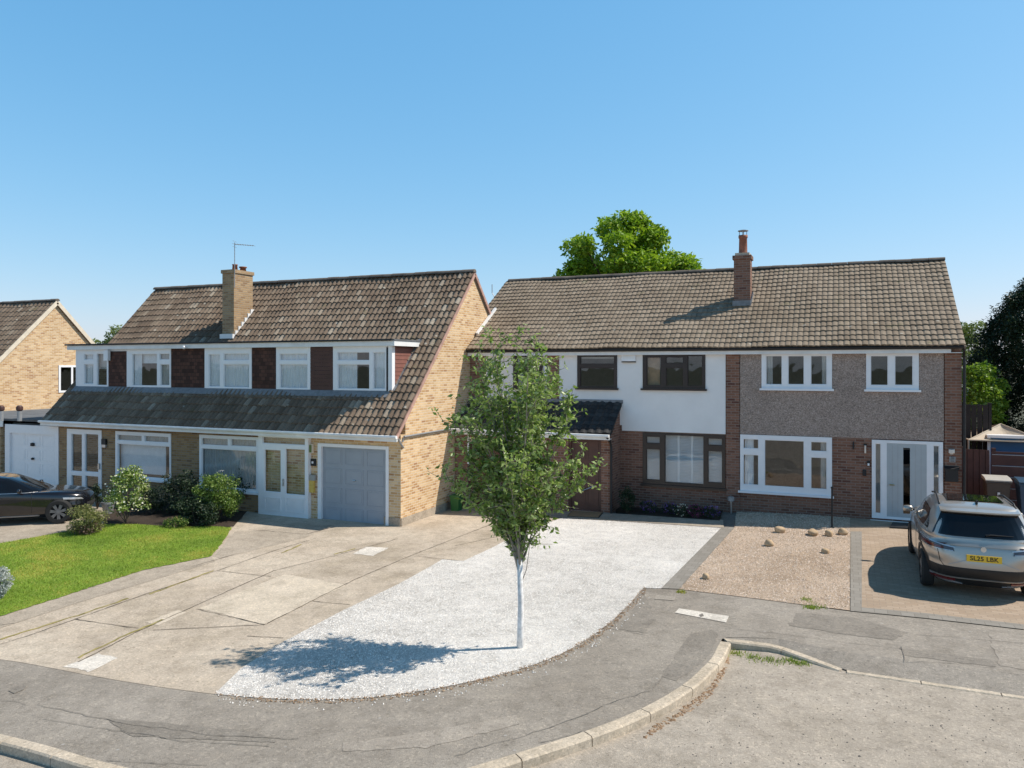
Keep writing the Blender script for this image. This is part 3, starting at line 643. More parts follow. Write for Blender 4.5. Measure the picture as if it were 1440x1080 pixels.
# roof
DX0, DX1, DY = -25.78, -12.17, 19.0
DYb = YEl + (5.08 - ZEl) / slp
rf = MB(); 
tiled(rf, XE, XL + .06, YEl, ZEl, YRl, ZRl, .19, .32, .045, .042, skip=lambda x, y: DX0 + .1 < x < DX1 - .1 and DY + .1 < y < DYb - .1)
slab(rf, XE + .03, XL + .03, YEl + .05, ZEl + .05 * slp, YRl, ZRl, holes=[(DX0 + .08, DX1 - .08, DY + .12, DYb - .15)])
slab(rf, XE + .03, XL + .03, 2 * YRl - YEl, ZEl, YRl, ZRl)
tiled(rf, XE, XL + .06, 2 * YRl - YEl, ZEl, YRl, ZRl, .24, .335, .042, .03, n=3)
roofL = rf.build('roof', M['tileL'], LH, smooth=False)
r2 = MB(); ridge(r2, XE, XL + .06, YRl, ZRl + .04); r2.build('ridge_tiles', M['ridge'], roofL)
for sgn in (1, -1):
    for k in range(2):
        vg = MB(); x = (XL + .055, XE - .0)[k]
        a = Vector((x, YRl, ZRl - .03)); b = Vector((x, YRl - sgn * (YRl - YEl), ZEl - .03)); d = (b - a)
        vg.obox((a + b) / 2 - Vector((0, 0, .02)), (1, 0, 0), d, d.cross(Vector((1, 0, 0))), .022, d.length / 2, .05)
        vg.build('verge', M['verge'], roofL)
gt = MB().box(XE, XL + .08, YEl - .03, YEl + .01, 2.2, 2.36); gt.box(XE + .02, XL, YEl + .012, YL - .003, 2.2, 2.22)
gt.build('fascia', M['fascia'], LH)
g2 = MB().tube([(XE, YEl - .08, 2.345), (XL + .1, YEl - .08, 2.335)], .045, 8); g2.build('gutter', M['fascia'], LH)
MB().tube([(XL + .02, YL + .06, 2.16), (XL + .05, YL + .1, 2.31), (XL + .05, 23.5, 2.34)], .028, 8).tube([(XL + .03, YL - .2, 2.3), (XL + .03, YL - .02, 2.1), (XL + .03, YL + .1, 2.0)], .03, 6).build('wall_pipe', M['grey'], LH)
# dormer
dm = [((110, 153, 491, 547), [(119, 132, 498, 506), (119, 132, 512, 540), (137, 151, 497, 542)], [('net', .05, .42, 'curtain'), ('blind', .55, 1, 'dimcurtain', .5)]),
      ((179, 241, 490, 548), [(186.5, 221.5, 497.5, 542.5), (225, 239, 497, 506), (226, 239, 512, 542)], [('net', .05, .3, 'curtain'), ('blind', .03, .66, 'curtain', .64), ('net', .72, .98, 'dimcurtain')]),
      ((288.5, 354.5, 488, 550), [(294, 310, 498, 544), (315, 351, 497, 507), (315, 351, 512, 545)], [('net', .03, .97, 'curtain')]),
      ((389, 437, 487, 551.5), [(394, 433, 497, 507), (394, 433, 512, 546)], [('net', .03, .97, 'curtain')]),
      ((469, 545, 486, 553), [(475, 520, 495, 507), (475, 520, 512, 547), (525, 542, 495, 547)], [('net', .03, .42, 'curtain'), ('net', .68, .97, 'curtain')])]
holes = [hole(d[0], DY, .02) for d in dm]
zt = 4.94
dw = MB().plate(DX0, DX1, 3.3, zt, holes, front(DY), .1); DR = dw.build('dormer', M['white'], LH)
for o_, p_, c_ in dm: window(LH, DY, o_, p_, M['white'], curtain=c_, sill=None)
def pan(px0, px1, mat, y0, y1):
    r = rect(px0, px1, y0, y1, DY); return r
tl = MB()
for a, b, y0, y1 in ((153.5, 178.5, 494, 547.5), (241.5, 288, 489, 549), (355, 388.5, 487, 551)):
    r = rect(a, b, y0, y1, DY); MB().box(r[0], r[1], DY - .02, DY - .001, 3.45, r[3]).build('tile_hanging', M['soldier'], DR)
cl = MB(); r = rect(437.5, 468.5, 486, 552, DY); z = 3.46
while z < r[3]: cl.obox(((r[0] + r[1]) / 2, DY - .016, z + .06), (1, 0, 0), (0, 1, .12), (0, -.12, 1), (r[1] - r[0]) / 2, .01, .058); z += .118
cl.build('dark_weatherboard', M['darkclad'], DR)
sc = MB(); z = 3.55
while z < 4.85:
    y1 = YEl + (z + .1 - ZEl) / slp + .1; sc.obox((DX1 + .012, (DY + .14 + y1) / 2, z + .05), (1, 0, .1), (0, 1, 0), (-.1, 0, 1), .012, max(.02, (y1 - DY - .14) / 2), .06); z += .12
sc.build('side_cladding', M['cladding'], DR)
for xx in (DX0, DX1): 
    MB().prism([(xx, DY + .1, 3.3), (xx, DYb + .1, 4.94), (xx, DY + .1, 4.94)], (.03 if xx < -20 else -.03, 0, 0)).build('dormer_cheek', M['cladding'], DR)
MB().box(DX1 - .1, DX1 + .03, DY - .04, DY + .12, 3.46, 4.9).build('corner_post', M['white'], DR)
MB().box(DX1 - .17, DX1 - .102, DY - .035, DY - .002, 3.46, 4.86).build('corner_gap', M['black'], DR)
MB().box(-26.05, DX1 + .18, DY - .15, DY - .11, 4.9, 5.05).box(DX1 + .14, DX1 + .18, DY - .108, DYb + .05, 4.9, 5.05).box(-26.05, -26.01, DY - .108, DYb, 4.9, 5.05).box(-26.0, DX1 + .13, DY - .108, DY - .002, 4.9, 4.92).build('dormer_fascia', M['fascia'], DR)
fr_ = MB().box(-26.1, DX1 + .2, DY - .17, DYb + .12, 5.055, 5.10); fr_.build('flat_roof', M['felt'], DR)
MB().tube([(-26.1, DY - .19, 5.08), (DX1 + .12, DY - .19, 5.075)], .032, 6).build('flat_roof_gutter', M['black'], DR)
MB().obox(((DX0 + DX1) / 2, DY - .1, zroof(DY - .1) + .075), (1, 0, 0), (0, 1, slp), (0, -slp, 1), (DX1 - DX0) / 2, .13, .012).build('lead_apron', M['lead'], DR)
# lead flashing up the cheek
vx = MB(); a = Vector((DX1 + .07, DY, zroof(DY) + .06)); b = Vector((DX1 + .07, DYb, zroof(DYb) + .06)); d = b - a
vx.obox((a + b) / 2, (1, 0, 0), d, (0, -d.z, d.y), .06, d.length / 2, .02); 
vx.box(-13.9, -12.0, DYb + .1, DYb + .36, 5.12, 5.13 + .0)
vx.build('flashing', M['lead'], DR)
MB().box(*[onY(151, 500, DY)[0], onY(157, 500, DY)[0]], DY - .16, DY - .05, 4.5, 4.86).build('wall_box', M['white'], DR)
p = onY(259, 483, DY - .25); cmo = thing('security_camera', 'small white security camera under the dormer fascia of the buff brick house', 'camera', (p[0], DY - .17, 4.93)); 
MB().lathe((p[0], DY - .26, 4.93), [(.0, .06), (.04, .05), (.055, 0), (.04, -.05), (0, -.06)], 12).build('camera_body', M['white'], cmo, smooth=True)
MB().tube([(p[0], DY - .16, 4.95), (p[0], DY - .24, 4.94)], .015, 6).build('bracket', M['white'], cmo)
# lower windows and doors
window(LH, YL, wA, [(166, 200, 611.5, 620), (204, 237.5, 613, 622), (166, 239, 625.5, 671)], M['white'], sill=M['white'], curtain=[('net', .02, .98, 'dimcurtain', .78), ('blind', .02, .84, 'curtain', .1)])  # white blind added to stand in for a white car's reflection in the glass
window(LH, YL, wB, [(284, 321, 616, 626.5), (325, 361, 617.5, 628), (284, 361, 632, 686)], M['white'], sill=M['white'], curtain=[('net', .02, .98, 'dimcurtain')])
d1, R1, _ = window(LH, YL, dr, [(101, 116, 610, 663), (120, 139, 610, 664), (101, 116, 668, 691), (120.5, 139, 669, 693)], M['white'], name='door', glass='glass')
MB().box(R1[1] - .1, R1[1] - .05, YL - .09, YL - .03, .75, .95).build('handle', M['steel'], d1)
# porch
YP = YL - .12
pf, RP, PP = window(LH, YP, por, [(369.5, 429.5, 615, 625), (372, 395.5, 632, 692), (401.5, 429.5, 631, 696)], M['white'], name='porch_door', sill=M['white'], curtain=[('blind', .55, .98, 'dimcurtain', .25)])
for a, b, y0, y1 in ((373, 396, 699, 718), (402, 430, 700, 721)):
    r = rect(a, b, y0, y1, YP); m_ = MB().plate(r[0], r[1], r[2], r[3], [shrink(r, .035)], front(YP - .045), .02)
    z = r[2] + .05
    while z < r[3] - .04: m_.box(r[0] + .05, r[1] - .05, YP - .036, YP - .026, z, z + .022); z += .035
    m_.build('panel', M['white'], pf)
MB().box(RP[0], RP[0] + .06, YP + .07, YL - .002, ZB, 2.2).box(RP[1] - .06, RP[1], YP + .07, YL - .002, ZB, 2.2).box(RP[0] - .1, RP[1] + .05, YP - .1, YL, ZB, -.24).build('porch_side', M['white'], pf)
MB().box(RP[0] + (RP[1] - RP[0]) * .53 - .02, RP[0] + (RP[1] - RP[0]) * .53 + .0, YP - .08, YP - .03, .7, .92).build('handle', M['steel'], pf)
# garage door
def garage_door(parent, Y, outer, leaf, mat, fmat, rows, cols, name='garage_door'):
    R = rect(*outer, Y); Lf = rect(*leaf, Y)
    fr = MB().plate(R[0], R[1], Lf[2], R[3], [(Lf[0], Lf[1], Lf[2] - 1, Lf[3])], front(Y - .03), .1).build('door_frame', fmat, parent)
    mb = MB().box(Lf[0], Lf[1], Y + .05, Y + .08, Lf[2], Lf[3]); w_ = (Lf[1] - Lf[0]) / cols; h_ = (Lf[3] - Lf[2]) / rows
    for i in range(cols):
        for j in range(rows):
            x0 = Lf[0] + i * w_ + .06; x1 = Lf[0] + (i + 1) * w_ - .06; z0 = Lf[2] + j * h_ + .06; z1 = Lf[2] + (j + 1) * h_ - .06
            mb.plate(x0, x1, z0, z1, [(x0 + .02, x1 - .02, z0 + .02, z1 - .02)], front(Y + .041), .009)
            mb.box(x0 + .05, x1 - .05, Y + .044, Y + .05, z0 + .05, z1 - .05)
    d = mb.build(name, mat, parent); return d, Lf
gd, GL = garage_door(LH, YL, gar, (452.5, 543, 630, 741.5), M['bluegarage'], M['white'], 4, 3)
MB().tube([((GL[0] + GL[1]) / 2 - .05, YL + .03, .98), ((GL[0] + GL[1]) / 2 + .06, YL + .03, .98)], .022, 8).build('handle', M['steel'], gd)
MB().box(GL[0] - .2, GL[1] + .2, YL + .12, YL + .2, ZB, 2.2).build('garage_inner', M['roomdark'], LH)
def wallbox(name, label, cat, r, Y, d, mat, extra=None):
    R = rect(*r, Y); t = thing(name, label, cat, ((R[0] + R[1]) / 2, Y, R[2])); o = MB().box(R[0], R[1], Y - d, Y - .001, R[2], R[3]).build('casing', mat, t, bevel=.008)
    if extra: extra(t, R)
    return t, R
wallbox('wall_lamp', 'square green tinted wall lamp above the number plate by the blue grey garage door', 'lamp', (434, 442, 624, 637), YL, .09, M['cream'], lambda t, R: MB().box(R[0] + .03, R[1] - .03, YL - .1, YL - .091, R[2] + .03, R[3] - .03).build('lamp_shade', M['leafFar'], t))
wallbox('number_plaque', 'small black square plaque with white centre beside the blue grey garage door', 'plaque', (436.5, 445, 645, 655), YL, .03, M['black'], lambda t, R: MB().lathe(((R[0] + R[1]) / 2, YL - .04, (R[2] + R[3]) / 2), [(0, -.03), (.03, -.03), (.03, .03), (0, .03)], 10).build('boss', M['white'], t))
wallbox('mail_holder', 'tall yellow box with grey lid on the buff wall beside the garage door', 'letterbox', (437.5, 443.5, 675, 692), YL, .1, M['yellow'], lambda t, R: MB().box(R[0] - .03, R[1] + .05, YL - .11, YL - .002, R[3] + .002, R[3] + .16).build('lid', M['grey'], t))
wallbox('wall_lamp', 'dark lantern on the shade-darkened buff brick beside the glazed white door', 'lamp', (145, 151, 617, 625), YL, .08, M['black'], lambda t, R: MB().box(R[0] + .02, R[1] - .02, YL - .07, YL - .01, R[2] - .1, R[2] - .002).build('lamp_glass', M['clearlens'], t))
# chimney
def chimney(parent, x0, x1, y0, y1, zb, zt_, mat, capmat, flz):
    mb = MB().box(x0, x1, y0, y1, zb, zt_)
    c = mb.build('chimney', mat, parent)
    MB().box(x0 - .04, x1 + .04, y0 - .04, y1 + .04, zt_ - .07, zt_ + .06).build('cap', capmat, c, bevel=.01)
    fl = MB().box(x0 - .03, x1 + .03, y0 - .1, y0 + .01, flz, flz + .16)
    return c, fl
ztc = onY(329, 381, 20.71)[2]
chL, fl = chimney(LH, -20.41, -19.87, 20.71, 21.65, 4.9, ztc, M['chim'], M['chim'], zroof(20.71))
k = 0
y = 20.75
while y < 21.65: fl.box(-19.90, -19.84, y, y + .17, zroof(y) + .03, zroof(y) + .25); y += .155
fl.build('flashing', M['fascia'], chL)
MB().lathe((-20.1, 21.0, ztc + .06), [(.1, 0), (.085, .18), (.1, .19), (.1, .22)], 14).build('chimney_pot', M['terracotta'], chL, smooth=True)
MB().lathe((-20.1, 21.4, ztc + .06), [(.12, 0), (.1, .13), (.14, .14), (.14, .18)], 14).build('chimney_pot', M['terracotta'], chL, smooth=True)
def aerial(label, base, top, boom, mat=M['grey'], n=9):
    t = thing('television_aerial', label, 'aerial', base)
    MB().tube([base, top], .014, 6).build('mast', mat, t)
    a = Vector(top) - Vector((0, 0, .06)); b = Vector(boom); mb = MB().tube([a, b], .01, 6); d = (b - a).normalized(); s = d.cross(Vector((0, 0, 1))).normalized()
    for i in range(n):
        p = a.lerp(b, i / (n - 1)); l = .18 - .008 * i; mb.tube([p - s * l, p + s * l], .006, 5)
    for q in (-.1, .1): mb.tube([a + Vector((0, 0, q)) - s * .15, a + Vector((0, 0, q)) + s * .15], .006, 5)
    mb.build('boom', mat, t)
mt = onY(330, 341, 20.68)
aerial('thin television aerial on the buff chimney of the dormered house', (mt[0], 20.68, ztc - .6), mt, onY(357, 345.5, 20.9))

# ------------------------------------------------------------------ LEFT GARAGE (white door) and far gable house
GX0 = onY(8, 600, YL)[0]; GX1 = -25.6
gr = thing('attached_garage', 'flat roofed garage with white panelled door between the two buff brick houses', 'garage', ((GX0 + GX1) / 2, YL, -.215))
MB().box(GX0 - 4.5, GX1 - .1, 23.2, 23.4, ZB, 2.28).build('rear_wall', M['buff'], gr); MB().box(GX0 - 4.5, GX0 - .35, YL + .02, YL + .2, ZB, 2.05).build('front_wall', M['buff'], gr); MB().box(GX0 - 4.7, GX0 - 4.5, YL + .02, 23.4, ZB, 2.28).build('side_wall', M['buff'], gr)
d, L_ = garage_door(gr, YL, (8, 83, 598, 693), (14.5, 78, 610, 690), M['white'], M['white'], 4, 3)
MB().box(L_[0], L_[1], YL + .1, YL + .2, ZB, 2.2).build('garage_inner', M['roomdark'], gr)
MB().lathe(((L_[0] + L_[1]) / 2, YL + .0, 1.45), [(0, -.07), (.07, -.05), (.07, .05), (0, .07)], 12).build('door_knocker', M['black'], d); MB().lathe(((L_[0] + L_[1]) / 2, YL + .0, .93), [(0, -.05), (.05, -.03), (.05, .03), (0, .05)], 12).build('handle', M['black'], d)
MB().box(GX0 - 4.7, GX1 - .2, YL - .05, 23.5, 2.285, 2.36).build('flat_roof', M['felt'], gr)
MB().box(GX0 - 4.7, GX0 - .05, YL - .08, YL - .052, 2.05, 2.35).build('fascia', M['fascia'], gr)
for k, (px, y1, y2, lab) in enumerate(((27.5, 570, 592, 'short black and white vent pipe on the flat garage roof, right of the other'), (1.5, 578, 592, 'short black and white vent pipe on the flat garage roof, nearest the photo edge'))):
    q = onZ(px, y2, 2.36); t = thing('vent_pipe', lab, 'pipe', q, group='vent pipes on the flat garage roof')
    MB().tube([q, (q[0], q[1], 2.36 + .35)], .075, 10).build('pipe', M['grey'], t); MB().lathe((q[0], q[1], 2.36 + .352), [(.075, 0), (.11, .05), (.11, .14), (.06, .2)], 12).build('cowl', M['darkclad'], t)
FX = -35.3
FH = thing('gable_house', 'buff brick gable end of the house beyond the white garage door', 'house', (FX, 25, -.215))
MB().prism([(FX, 20.3, ZB), (FX, 29.66, ZB), (FX, 29.66, 2.6), (FX, 24.98, 7.36), (FX, 20.3, 2.6)], (-.25, 0, 0)).build('gable_wall', M['buff'], FH)
MB().box(FX - 10, FX - .25, 20.3, 20.55, ZB, 2.6).build('front_wall', M['buff'], FH); MB().box(FX - 10, FX - .25, 29.4, 29.66, ZB, 2.6).build('rear_wall', M['buff'], FH)
rf = MB(); tiled(rf, FX - 10, FX + .12, 20.0, 2.36, 24.98, 7.5, .3, .335, .045, .03, n=4); slab(rf, FX - 10, FX + .1, 20.0, 2.36, 24.98, 7.5); slab(rf, FX - 10, FX + .1, 29.96, 2.36, 24.98, 7.5)
rr_ = rf.build('roof', M['tileL'], FH); r2 = MB(); ridge(r2, FX - 10, FX + .12, 24.98, 7.53); r2.build('ridge_tiles', M['ridge'], rr_)
vg = MB()
for e in (20.0, 29.96):
    a = Vector((FX + .1, 24.98, 7.43)); b = Vector((FX + .1, e, 2.3)); dd = b - a; vg.obox((a + b) / 2, (1, 0, 0), dd, dd.cross(Vector((1, 0, 0))), .02, dd.length / 2, .09)
vg.build('bargeboard', M['cream'], FH)
fx = lambda a, b, d: (FX + .03 - d, a, b)
wf = MB().plate(25.1, 26.6, 3.0, 4.35, [(25.2, 25.75, 3.1, 4.25), (25.85, 26.5, 3.1, 4.25)], fx, .06).build('window', M['white'], FH)
MB().box(FX + .002, FX + .01, 25.15, 26.55, 3.05, 4.3).build('pane', M['darkglass'], wf)
# ------------------------------------------------------------------ RIGHT HOUSE
YR = 22.51; RX0 = XL + .02; RX1 = 2.83; ZR0 = .172
RH = thing('semi_detached_house', 'red brick house pair, left half white rendered, right half pebbledashed, under one tiled roof', 'house', (RX1, YR, ZR0))
XP1 = onY(1030.5, 500, YR)[0]
wZ = (722, 764, 497, 546); wAa = (812, 868, 497, 546); wBb = (904, 992, 496, 547); wC = (1071, 1170, 495, 547); wD = (1218, 1292, 495, 548.5); wE = (904, 1020, 610, 684); wF = (1041, 1170, 613, 694); wG = (1226, 1326, 620, 731.5)
H1 = [hole(q, YR, .03) for q in (wZ, wAa, wBb, wC, wD, wE, wF, wG)]
MB().plate(RX0, RX1, ZB, 4.83, H1, front(YR), .25).build('front_wall', M['red'], RH)
RYB = 30.33; YRr = 26.42; ZRr = 7.536
sR = (ZRr - 4.85) / (YRr - 22.2); zrR = lambda y: 4.85 + sR * (y - 22.2)
gp = [(RX1, YR + .25, ZB), (RX1, RYB, ZB), (RX1, RYB, 4.83), (RX1, YRr, ZRr - .12), (RX1, YR + .25, 4.9)]
MB().prism(gp, (-.25, 0, 0)).build('gable_wall', M['red'], RH)
MB().prism([(x - (RX1 - RX0) + .25, y, z) for x, y, z in gp], (-.25, 0, 0)).build('gable_wall', M['red'], RH)
MB().box(RX0, RX1 - .25, RYB - .25, RYB, ZB, 4.83).build('rear_wall', M['red'], RH)
MB().box(RX0 + .3, RX1 - .3, YR + 3.4, YR + 3.5, ZB, 4.8).box(XP1 - .1, XP1 + .1, YR + .26, YR + 3.4, ZB, 4.8).box(1.55 - 1.2, 1.6 - 1.2, YR + .26, YR + 3.4, ZB, 4.8).build('inner_wall', M['room'], RH)
MB().box(RX0 + .3, RX1 - .3, YR + .26, YR + 3.4, 2.52, 2.72).box(RX0 + .3, RX1 - .3, YR + .26, YR + 3.4, ZB, .18).box(RX0 + .3, RX1 - .3, YR + .26, YR + 3.4, 4.72, 4.8).build('floor_slab', M['room'], RH)
# render panels 25 mm proud
x770 = onY(770, 500, YR)[0]; x786 = onY(787, 500, YR)[0]; x1020 = onY(1020.5, 500, YR)[0]; x1041 = onY(1041, 500, YR)[0]; x1327 = onY(1327, 500, YR)[0]
x874 = onY(875, 600, YR)[0]; zrb = onY(950, 608, YR)[2]
PP_ = lambda q: (q[0] - .001, q[1] + .001, q[2] - .001, q[3] + .001)
rd = MB().plate(x786, x1020, zrb, 4.66, [hole(wAa, YR, .02), hole(wBb, YR, .02), (x786 - 1, x874, zrb - 1, 2.5)], front(YR - .03), .028)
rd.plate(RX0 + .6, x770, 2.9, 4.66, [hole(wZ, YR, .02)], front(YR - .03), .028); rd.build('white_render', M['render'], RH)
zpb = onY(1180, 615, YR)[2]
MB().plate(x1041, x1327, zpb, 4.66, [hole(wC, YR, .02), hole(wD, YR, .02), hole(wF, YR, .02), hole(wG, YR, .02)], front(YR - .03), .028).build('pebbledash', M['pebble'], RH)
MB().box(x1020 + .02, x1041 - .02, YR - .045, YR - .001, ZB, 4.66).build('brick_pilaster', M['red'], RH); MB().box(x1327 + .02, RX1 - .002, YR - .045, YR - .001, ZB, 4.66).build('brick_pilaster', M['red'], RH)
MB().box(x770 + .01, x786 - .01, YR - .04, YR - .001, 3.0, 4.66).build('brick_pilaster', M['red'], RH)
# windows
BF = M['brownframe']; WF = M['white']
window(RH, YR - .03, wZ, [(727, 741, 501, 542), (745, 760, 501, 542)], BF, sill=BF, curtain=[('net', .05, .3, 'dimcurtain')])
window(RH, YR - .03, wAa, [(816, 864, 501, 512), (816, 864, 517, 544)], BF, sill=BF, curtain=[('blind', .03, .97, 'dimcurtain', .85)])
window(RH, YR - .03, wBb, [(909.5, 930, 502, 542), (936.5, 961, 502, 511), (936.5, 961, 517, 543), (967, 988, 500, 543)], BF, sill=BF, curtain=[('blind', .05, .26, 'wood')])
window(RH, YR - .03, wC, [(1077, 1100, 500, 541), (1108, 1131, 500, 541), (1140, 1163, 500, 541)], WF, sill=WF, curtain=[('net', .04, .16, 'dimcurtain'), ('net', .86, .97, 'dimcurtain')])
window(RH, YR - .03, wD, [(1224, 1249, 500, 542), (1258, 1284, 500, 542)], WF, sill=WF, curtain=[])
window(RH, YR, wE, [(909, 928.5, 613.5, 623.5), (909, 928.5, 631, 675), (935, 990, 612, 680), (995.5, 1016, 616, 626.5), (995.5, 1016, 634, 679)], BF, sill=BF, curtain=[('slats', .04, .22, 'blind', .03, 1), ('slats', .27, .76, 'blind', .03, 3), ('slats', .80, .97, 'blind', .03, 1)])
window(RH, YR - .03, wF, [(1045, 1067, 617, 631), (1045, 1067, 639, 682), (1075, 1131, 619, 685), (1140, 1163, 621, 635), (1140, 1163, 643, 688)], WF, sill=WF, curtain=[('net', .05, .15, 'curtain'), ('net', .88, .96, 'dimcurtain')])
R = rect(*wG, YR); lf = rect(1247, 1303, 624, 728, YR)
dG, _, _ = window(RH, YR - .03, wG, [(1230.5, 1239, 623.5, 722), (1247, 1303, 624, 728), (1312, 1321, 626.5, 725)], WF, name='front_door', curtain=[('blind', 0, .2, 'dimcurtain'), ('blind', .82, 1, 'dimcurtain')])
sl_ = rect(1270, 1279.5, 629.5, 722, YR)
MB().plate(lf[0], lf[1], lf[2], lf[3], [sl_], front(YR - .045), .03).build('door_leaf', M['greydoor'], dG)
MB().box(sl_[0], sl_[1], YR - .04, YR - .03, sl_[2], sl_[3]).build('slit_pane', M['darkglass'], dG)
gv = MB()
for q in (.14, .28, .72, .86): x = lf[0] + (lf[1] - lf[0]) * q; gv.box(x - .004, x + .004, YR - .048, YR - .0455, lf[2] + .04, lf[3] - .04)
gv.build('door_groove', M['grey'], dG)
MB().tube([(lf[0] + .07, YR - .06, 1.15), (lf[0] + .07, YR - .1, 1.15), (lf[0] + .18, YR - .1, 1.15)], .014, 6).build('handle', M['brass'], dG)
MB().box(R[0] - .04, R[1] + .04, YR - .14, YR - .06, .1, .19).build('threshold', M['fascia'], dG)
# roof
rf = MB(); tiled(rf, XL - .4, RX1 + .05, 22.2, 4.85, YRr, ZRr, .15, .27, .018, .036, n=4, prof='flat', skip=lambda x, y: x < XL + .06 and y < 24.35)
slab(rf, XL + .03, RX1 + .03, 22.22, 4.86, 24.36, zrR(24.36)); slab(rf, XL - .3, RX1 + .03, 24.362, zrR(24.362), YRr, ZRr); slab(rf, XL - .3, RX1 + .03, 2 * YRr - 22.2, 4.85, YRr, ZRr)
tiled(rf, XL - .4, RX1 + .05, 2 * YRr - 22.2, 4.85, YRr, ZRr, .34, .34, .018, .026, n=3, prof='flat')
roofR = rf.build('roof', M['tileR'], RH); r2 = MB(); ridge(r2, XL - .3, RX1 + .06, YRr, ZRr + .03, .1); r2.build('ridge_tiles', M['ridge'], roofR)
for x in (RX1 + .04, XL - .36):
    for e in (22.2, 2 * YRr - 22.2):
        if x < 0 and e < 23: e = 24.36
        vg = MB(); a = Vector((x, YRr, ZRr - .07)); b = Vector((x, e, zrR(e) - .07 if e < YRr else 4.78)); dd = b - a; vg.obox((a + b) / 2, (1, 0, 0), dd, dd.cross(Vector((1, 0, 0))), .02, dd.length / 2, .035); vg.build('verge', M['ridge'], roofR)
a = onY(692, 453, 24.0); 
aa = Vector((XL + .07, 22.9, zrR(22.9) + .1)); bb = Vector((XL + .07, 24.4, zrR(24.4) + .1)); dd = bb - aa
MB().obox((aa + bb) / 2, (1, 0, 0), dd, (0, -dd.z, dd.y), .04, dd.length / 2, .04).build('wall_flashing', M['fascia'], roofR)
MB().box(RX0, onY(1336, 500, YR)[0], YR - .2, YR - .17, 4.64, 4.80).box(RX0, RX1, YR - .168, YR - .002, 4.64, 4.66).build('fascia', M['fascia'], RH)
MB().tube([(RX0, YR - .25, 4.80), (RX1 + .05, YR - .25, 4.80)], .055, 8).build('gutter', M['black'], RH)
MB().tube([(RX1 + .03, YR - .22, 4.75), (RX1 + .05, YR - .08, 4.5), (RX1 + .05, YR - .08, .2)], .035, 8).build('downpipe', M['black'], RH)
zc = onY(1045, 356, 24.27)[2]
chR, fl = chimney(RH, -3.08, -2.59, 24.27, 24.75, 5.9, zc - .12, M['red'], M['red'], zrR(24.27))
y = 24.3
while y < 24.8: fl.box(-2.62, -2.55, y, y + .14, zrR(y) + .02, zrR(y) + .2); y += .13
fl.build('flashing', M['lead'], chR)
MB().box(-3.05, -2.62, 24.3, 24.72, zc - .06, zc + .02).build('mortar_flaunching', M['kerb'], chR)
zp_ = onY(1045, 331, 24.5)[2]
pot = MB().lathe((-2.83, 24.51, zc + .0), [(.15, 0), (.13, .06), (.12, zp_ - zc - .1), (.14, zp_ - zc - .08), (.14, zp_ - zc)], 16).build('chimney_pot', M['terracotta'], chR, smooth=True)
cw = MB().lathe((-2.83, 24.51, zp_ + .13), [(.16, 0), (.16, .02), (.02, .05)], 14)
for k in range(4): a = k * pi / 2; cw.tube([(-2.83 + .11 * cos(a), 24.51 + .11 * sin(a), zp_ - .02), (-2.83 + .11 * cos(a), 24.51 + .11 * sin(a), zp_ + .14)], .012, 5)
cw.build('cowl', M['grey'], pot)
# lean-to porch and garage on the left of the white house
YPo = 21.42; xa = XL + .03; xb = onY(858, 500, YPo)[0]
gh = rect(657, 768, 617, 716, YPo); fh = rect(799, 845.5, 617, 718, YPo)
PO = MB().plate(xa, xb, ZB, 2.3, [gh, fh], front(YPo), .22).build('porch_wall', M['red'], RH)
MB().prism([(xb - .22, YPo + .22, ZB), (xb - .22, YR, ZB), (xb - .22, YR, 3.05), (xb - .22, YPo + .22, 2.3)], (.22, 0, 0)).build('porch_cheek', M['red'], RH)
lr = MB(); tiled(lr, xa, xb + .08, 21.18, 2.34, YR - .02, 3.2, .24, .2, .03, .02, n=4); slab(lr, xa, xb + .06, 21.2, 2.33, YR - .01, 3.19, th=.06)
LT = lr.build('lean_to_roof', M['tileD'], RH)
MB().box(xa, xb + .1, YR - .07, YR - .032, 3.16, 3.27).build('lead_apron', M['lead'], LT)
MB().box(xa, xb + .06, 21.12, 21.16, 2.16, 2.32).box(xa, xb + .04, 21.162, YPo - .002, 2.16, 2.18).build('porch_fascia', M['fascia'], LT)
MB().tube([(xa, 21.07, 2.3), (xb + .06, 21.07, 2.28)], .045, 8).build('porch_gutter', M['fascia'], LT)
MB().tube([(xb + .0, 21.07, 2.26), (xb + .04, 21.3, 2.1), (xb + .04, YPo - .04, 1.95), (xb + .04, YPo - .04, 0)], .038, 8).build('downpipe', M['black'], RH)
MB().box(gh[0], gh[1], YPo - .004, YPo + .1, gh[3] - .16, gh[3]).build('door_beam', M['cream'], RH)
gm = MB().box(gh[0], gh[1], YPo + .1, YPo + .14, ZB, gh[3] - .16); n = 12
for i in range(n): x = gh[0] + (gh[1] - gh[0]) * i / n; gm.box(x + .015, x + (gh[1] - gh[0]) / n - .015, YPo + .085, YPo + .1, -.1, gh[3] - .18)
gm.build('garage_door', M['browndoor'], RH)
fd = MB().box(fh[0] + .05, fh[1] - .05, YPo + .12, YPo + .17, ZB, fh[3]).plate(fh[0], fh[1], ZB, fh[3], [(fh[0] + .06, fh[1] - .06, ZB - 1, fh[3] - .06)], front(YPo + .06), .1)
for k in range(2):
    for j in range(3):
        x0 = fh[0] + .14 + k * (fh[1] - fh[0] - .2) / 2; x1 = x0 + (fh[1] - fh[0]) / 2 - .16; z0 = .15 + j * .68; fd.plate(x0, x1, z0, z0 + .55, [(x0 + .03, x1 - .03, z0 + .03, z0 + .52)], front(YPo + .105), .014)
fdo = fd.build('front_door', M['browndoor'], RH)
h0 = onY(817, 691, YPo + .05); h1_ = onY(837, 683, YPo + .05); MB().tube([h0, h1_], .014, 6).build('handle', M['steel'], fdo)
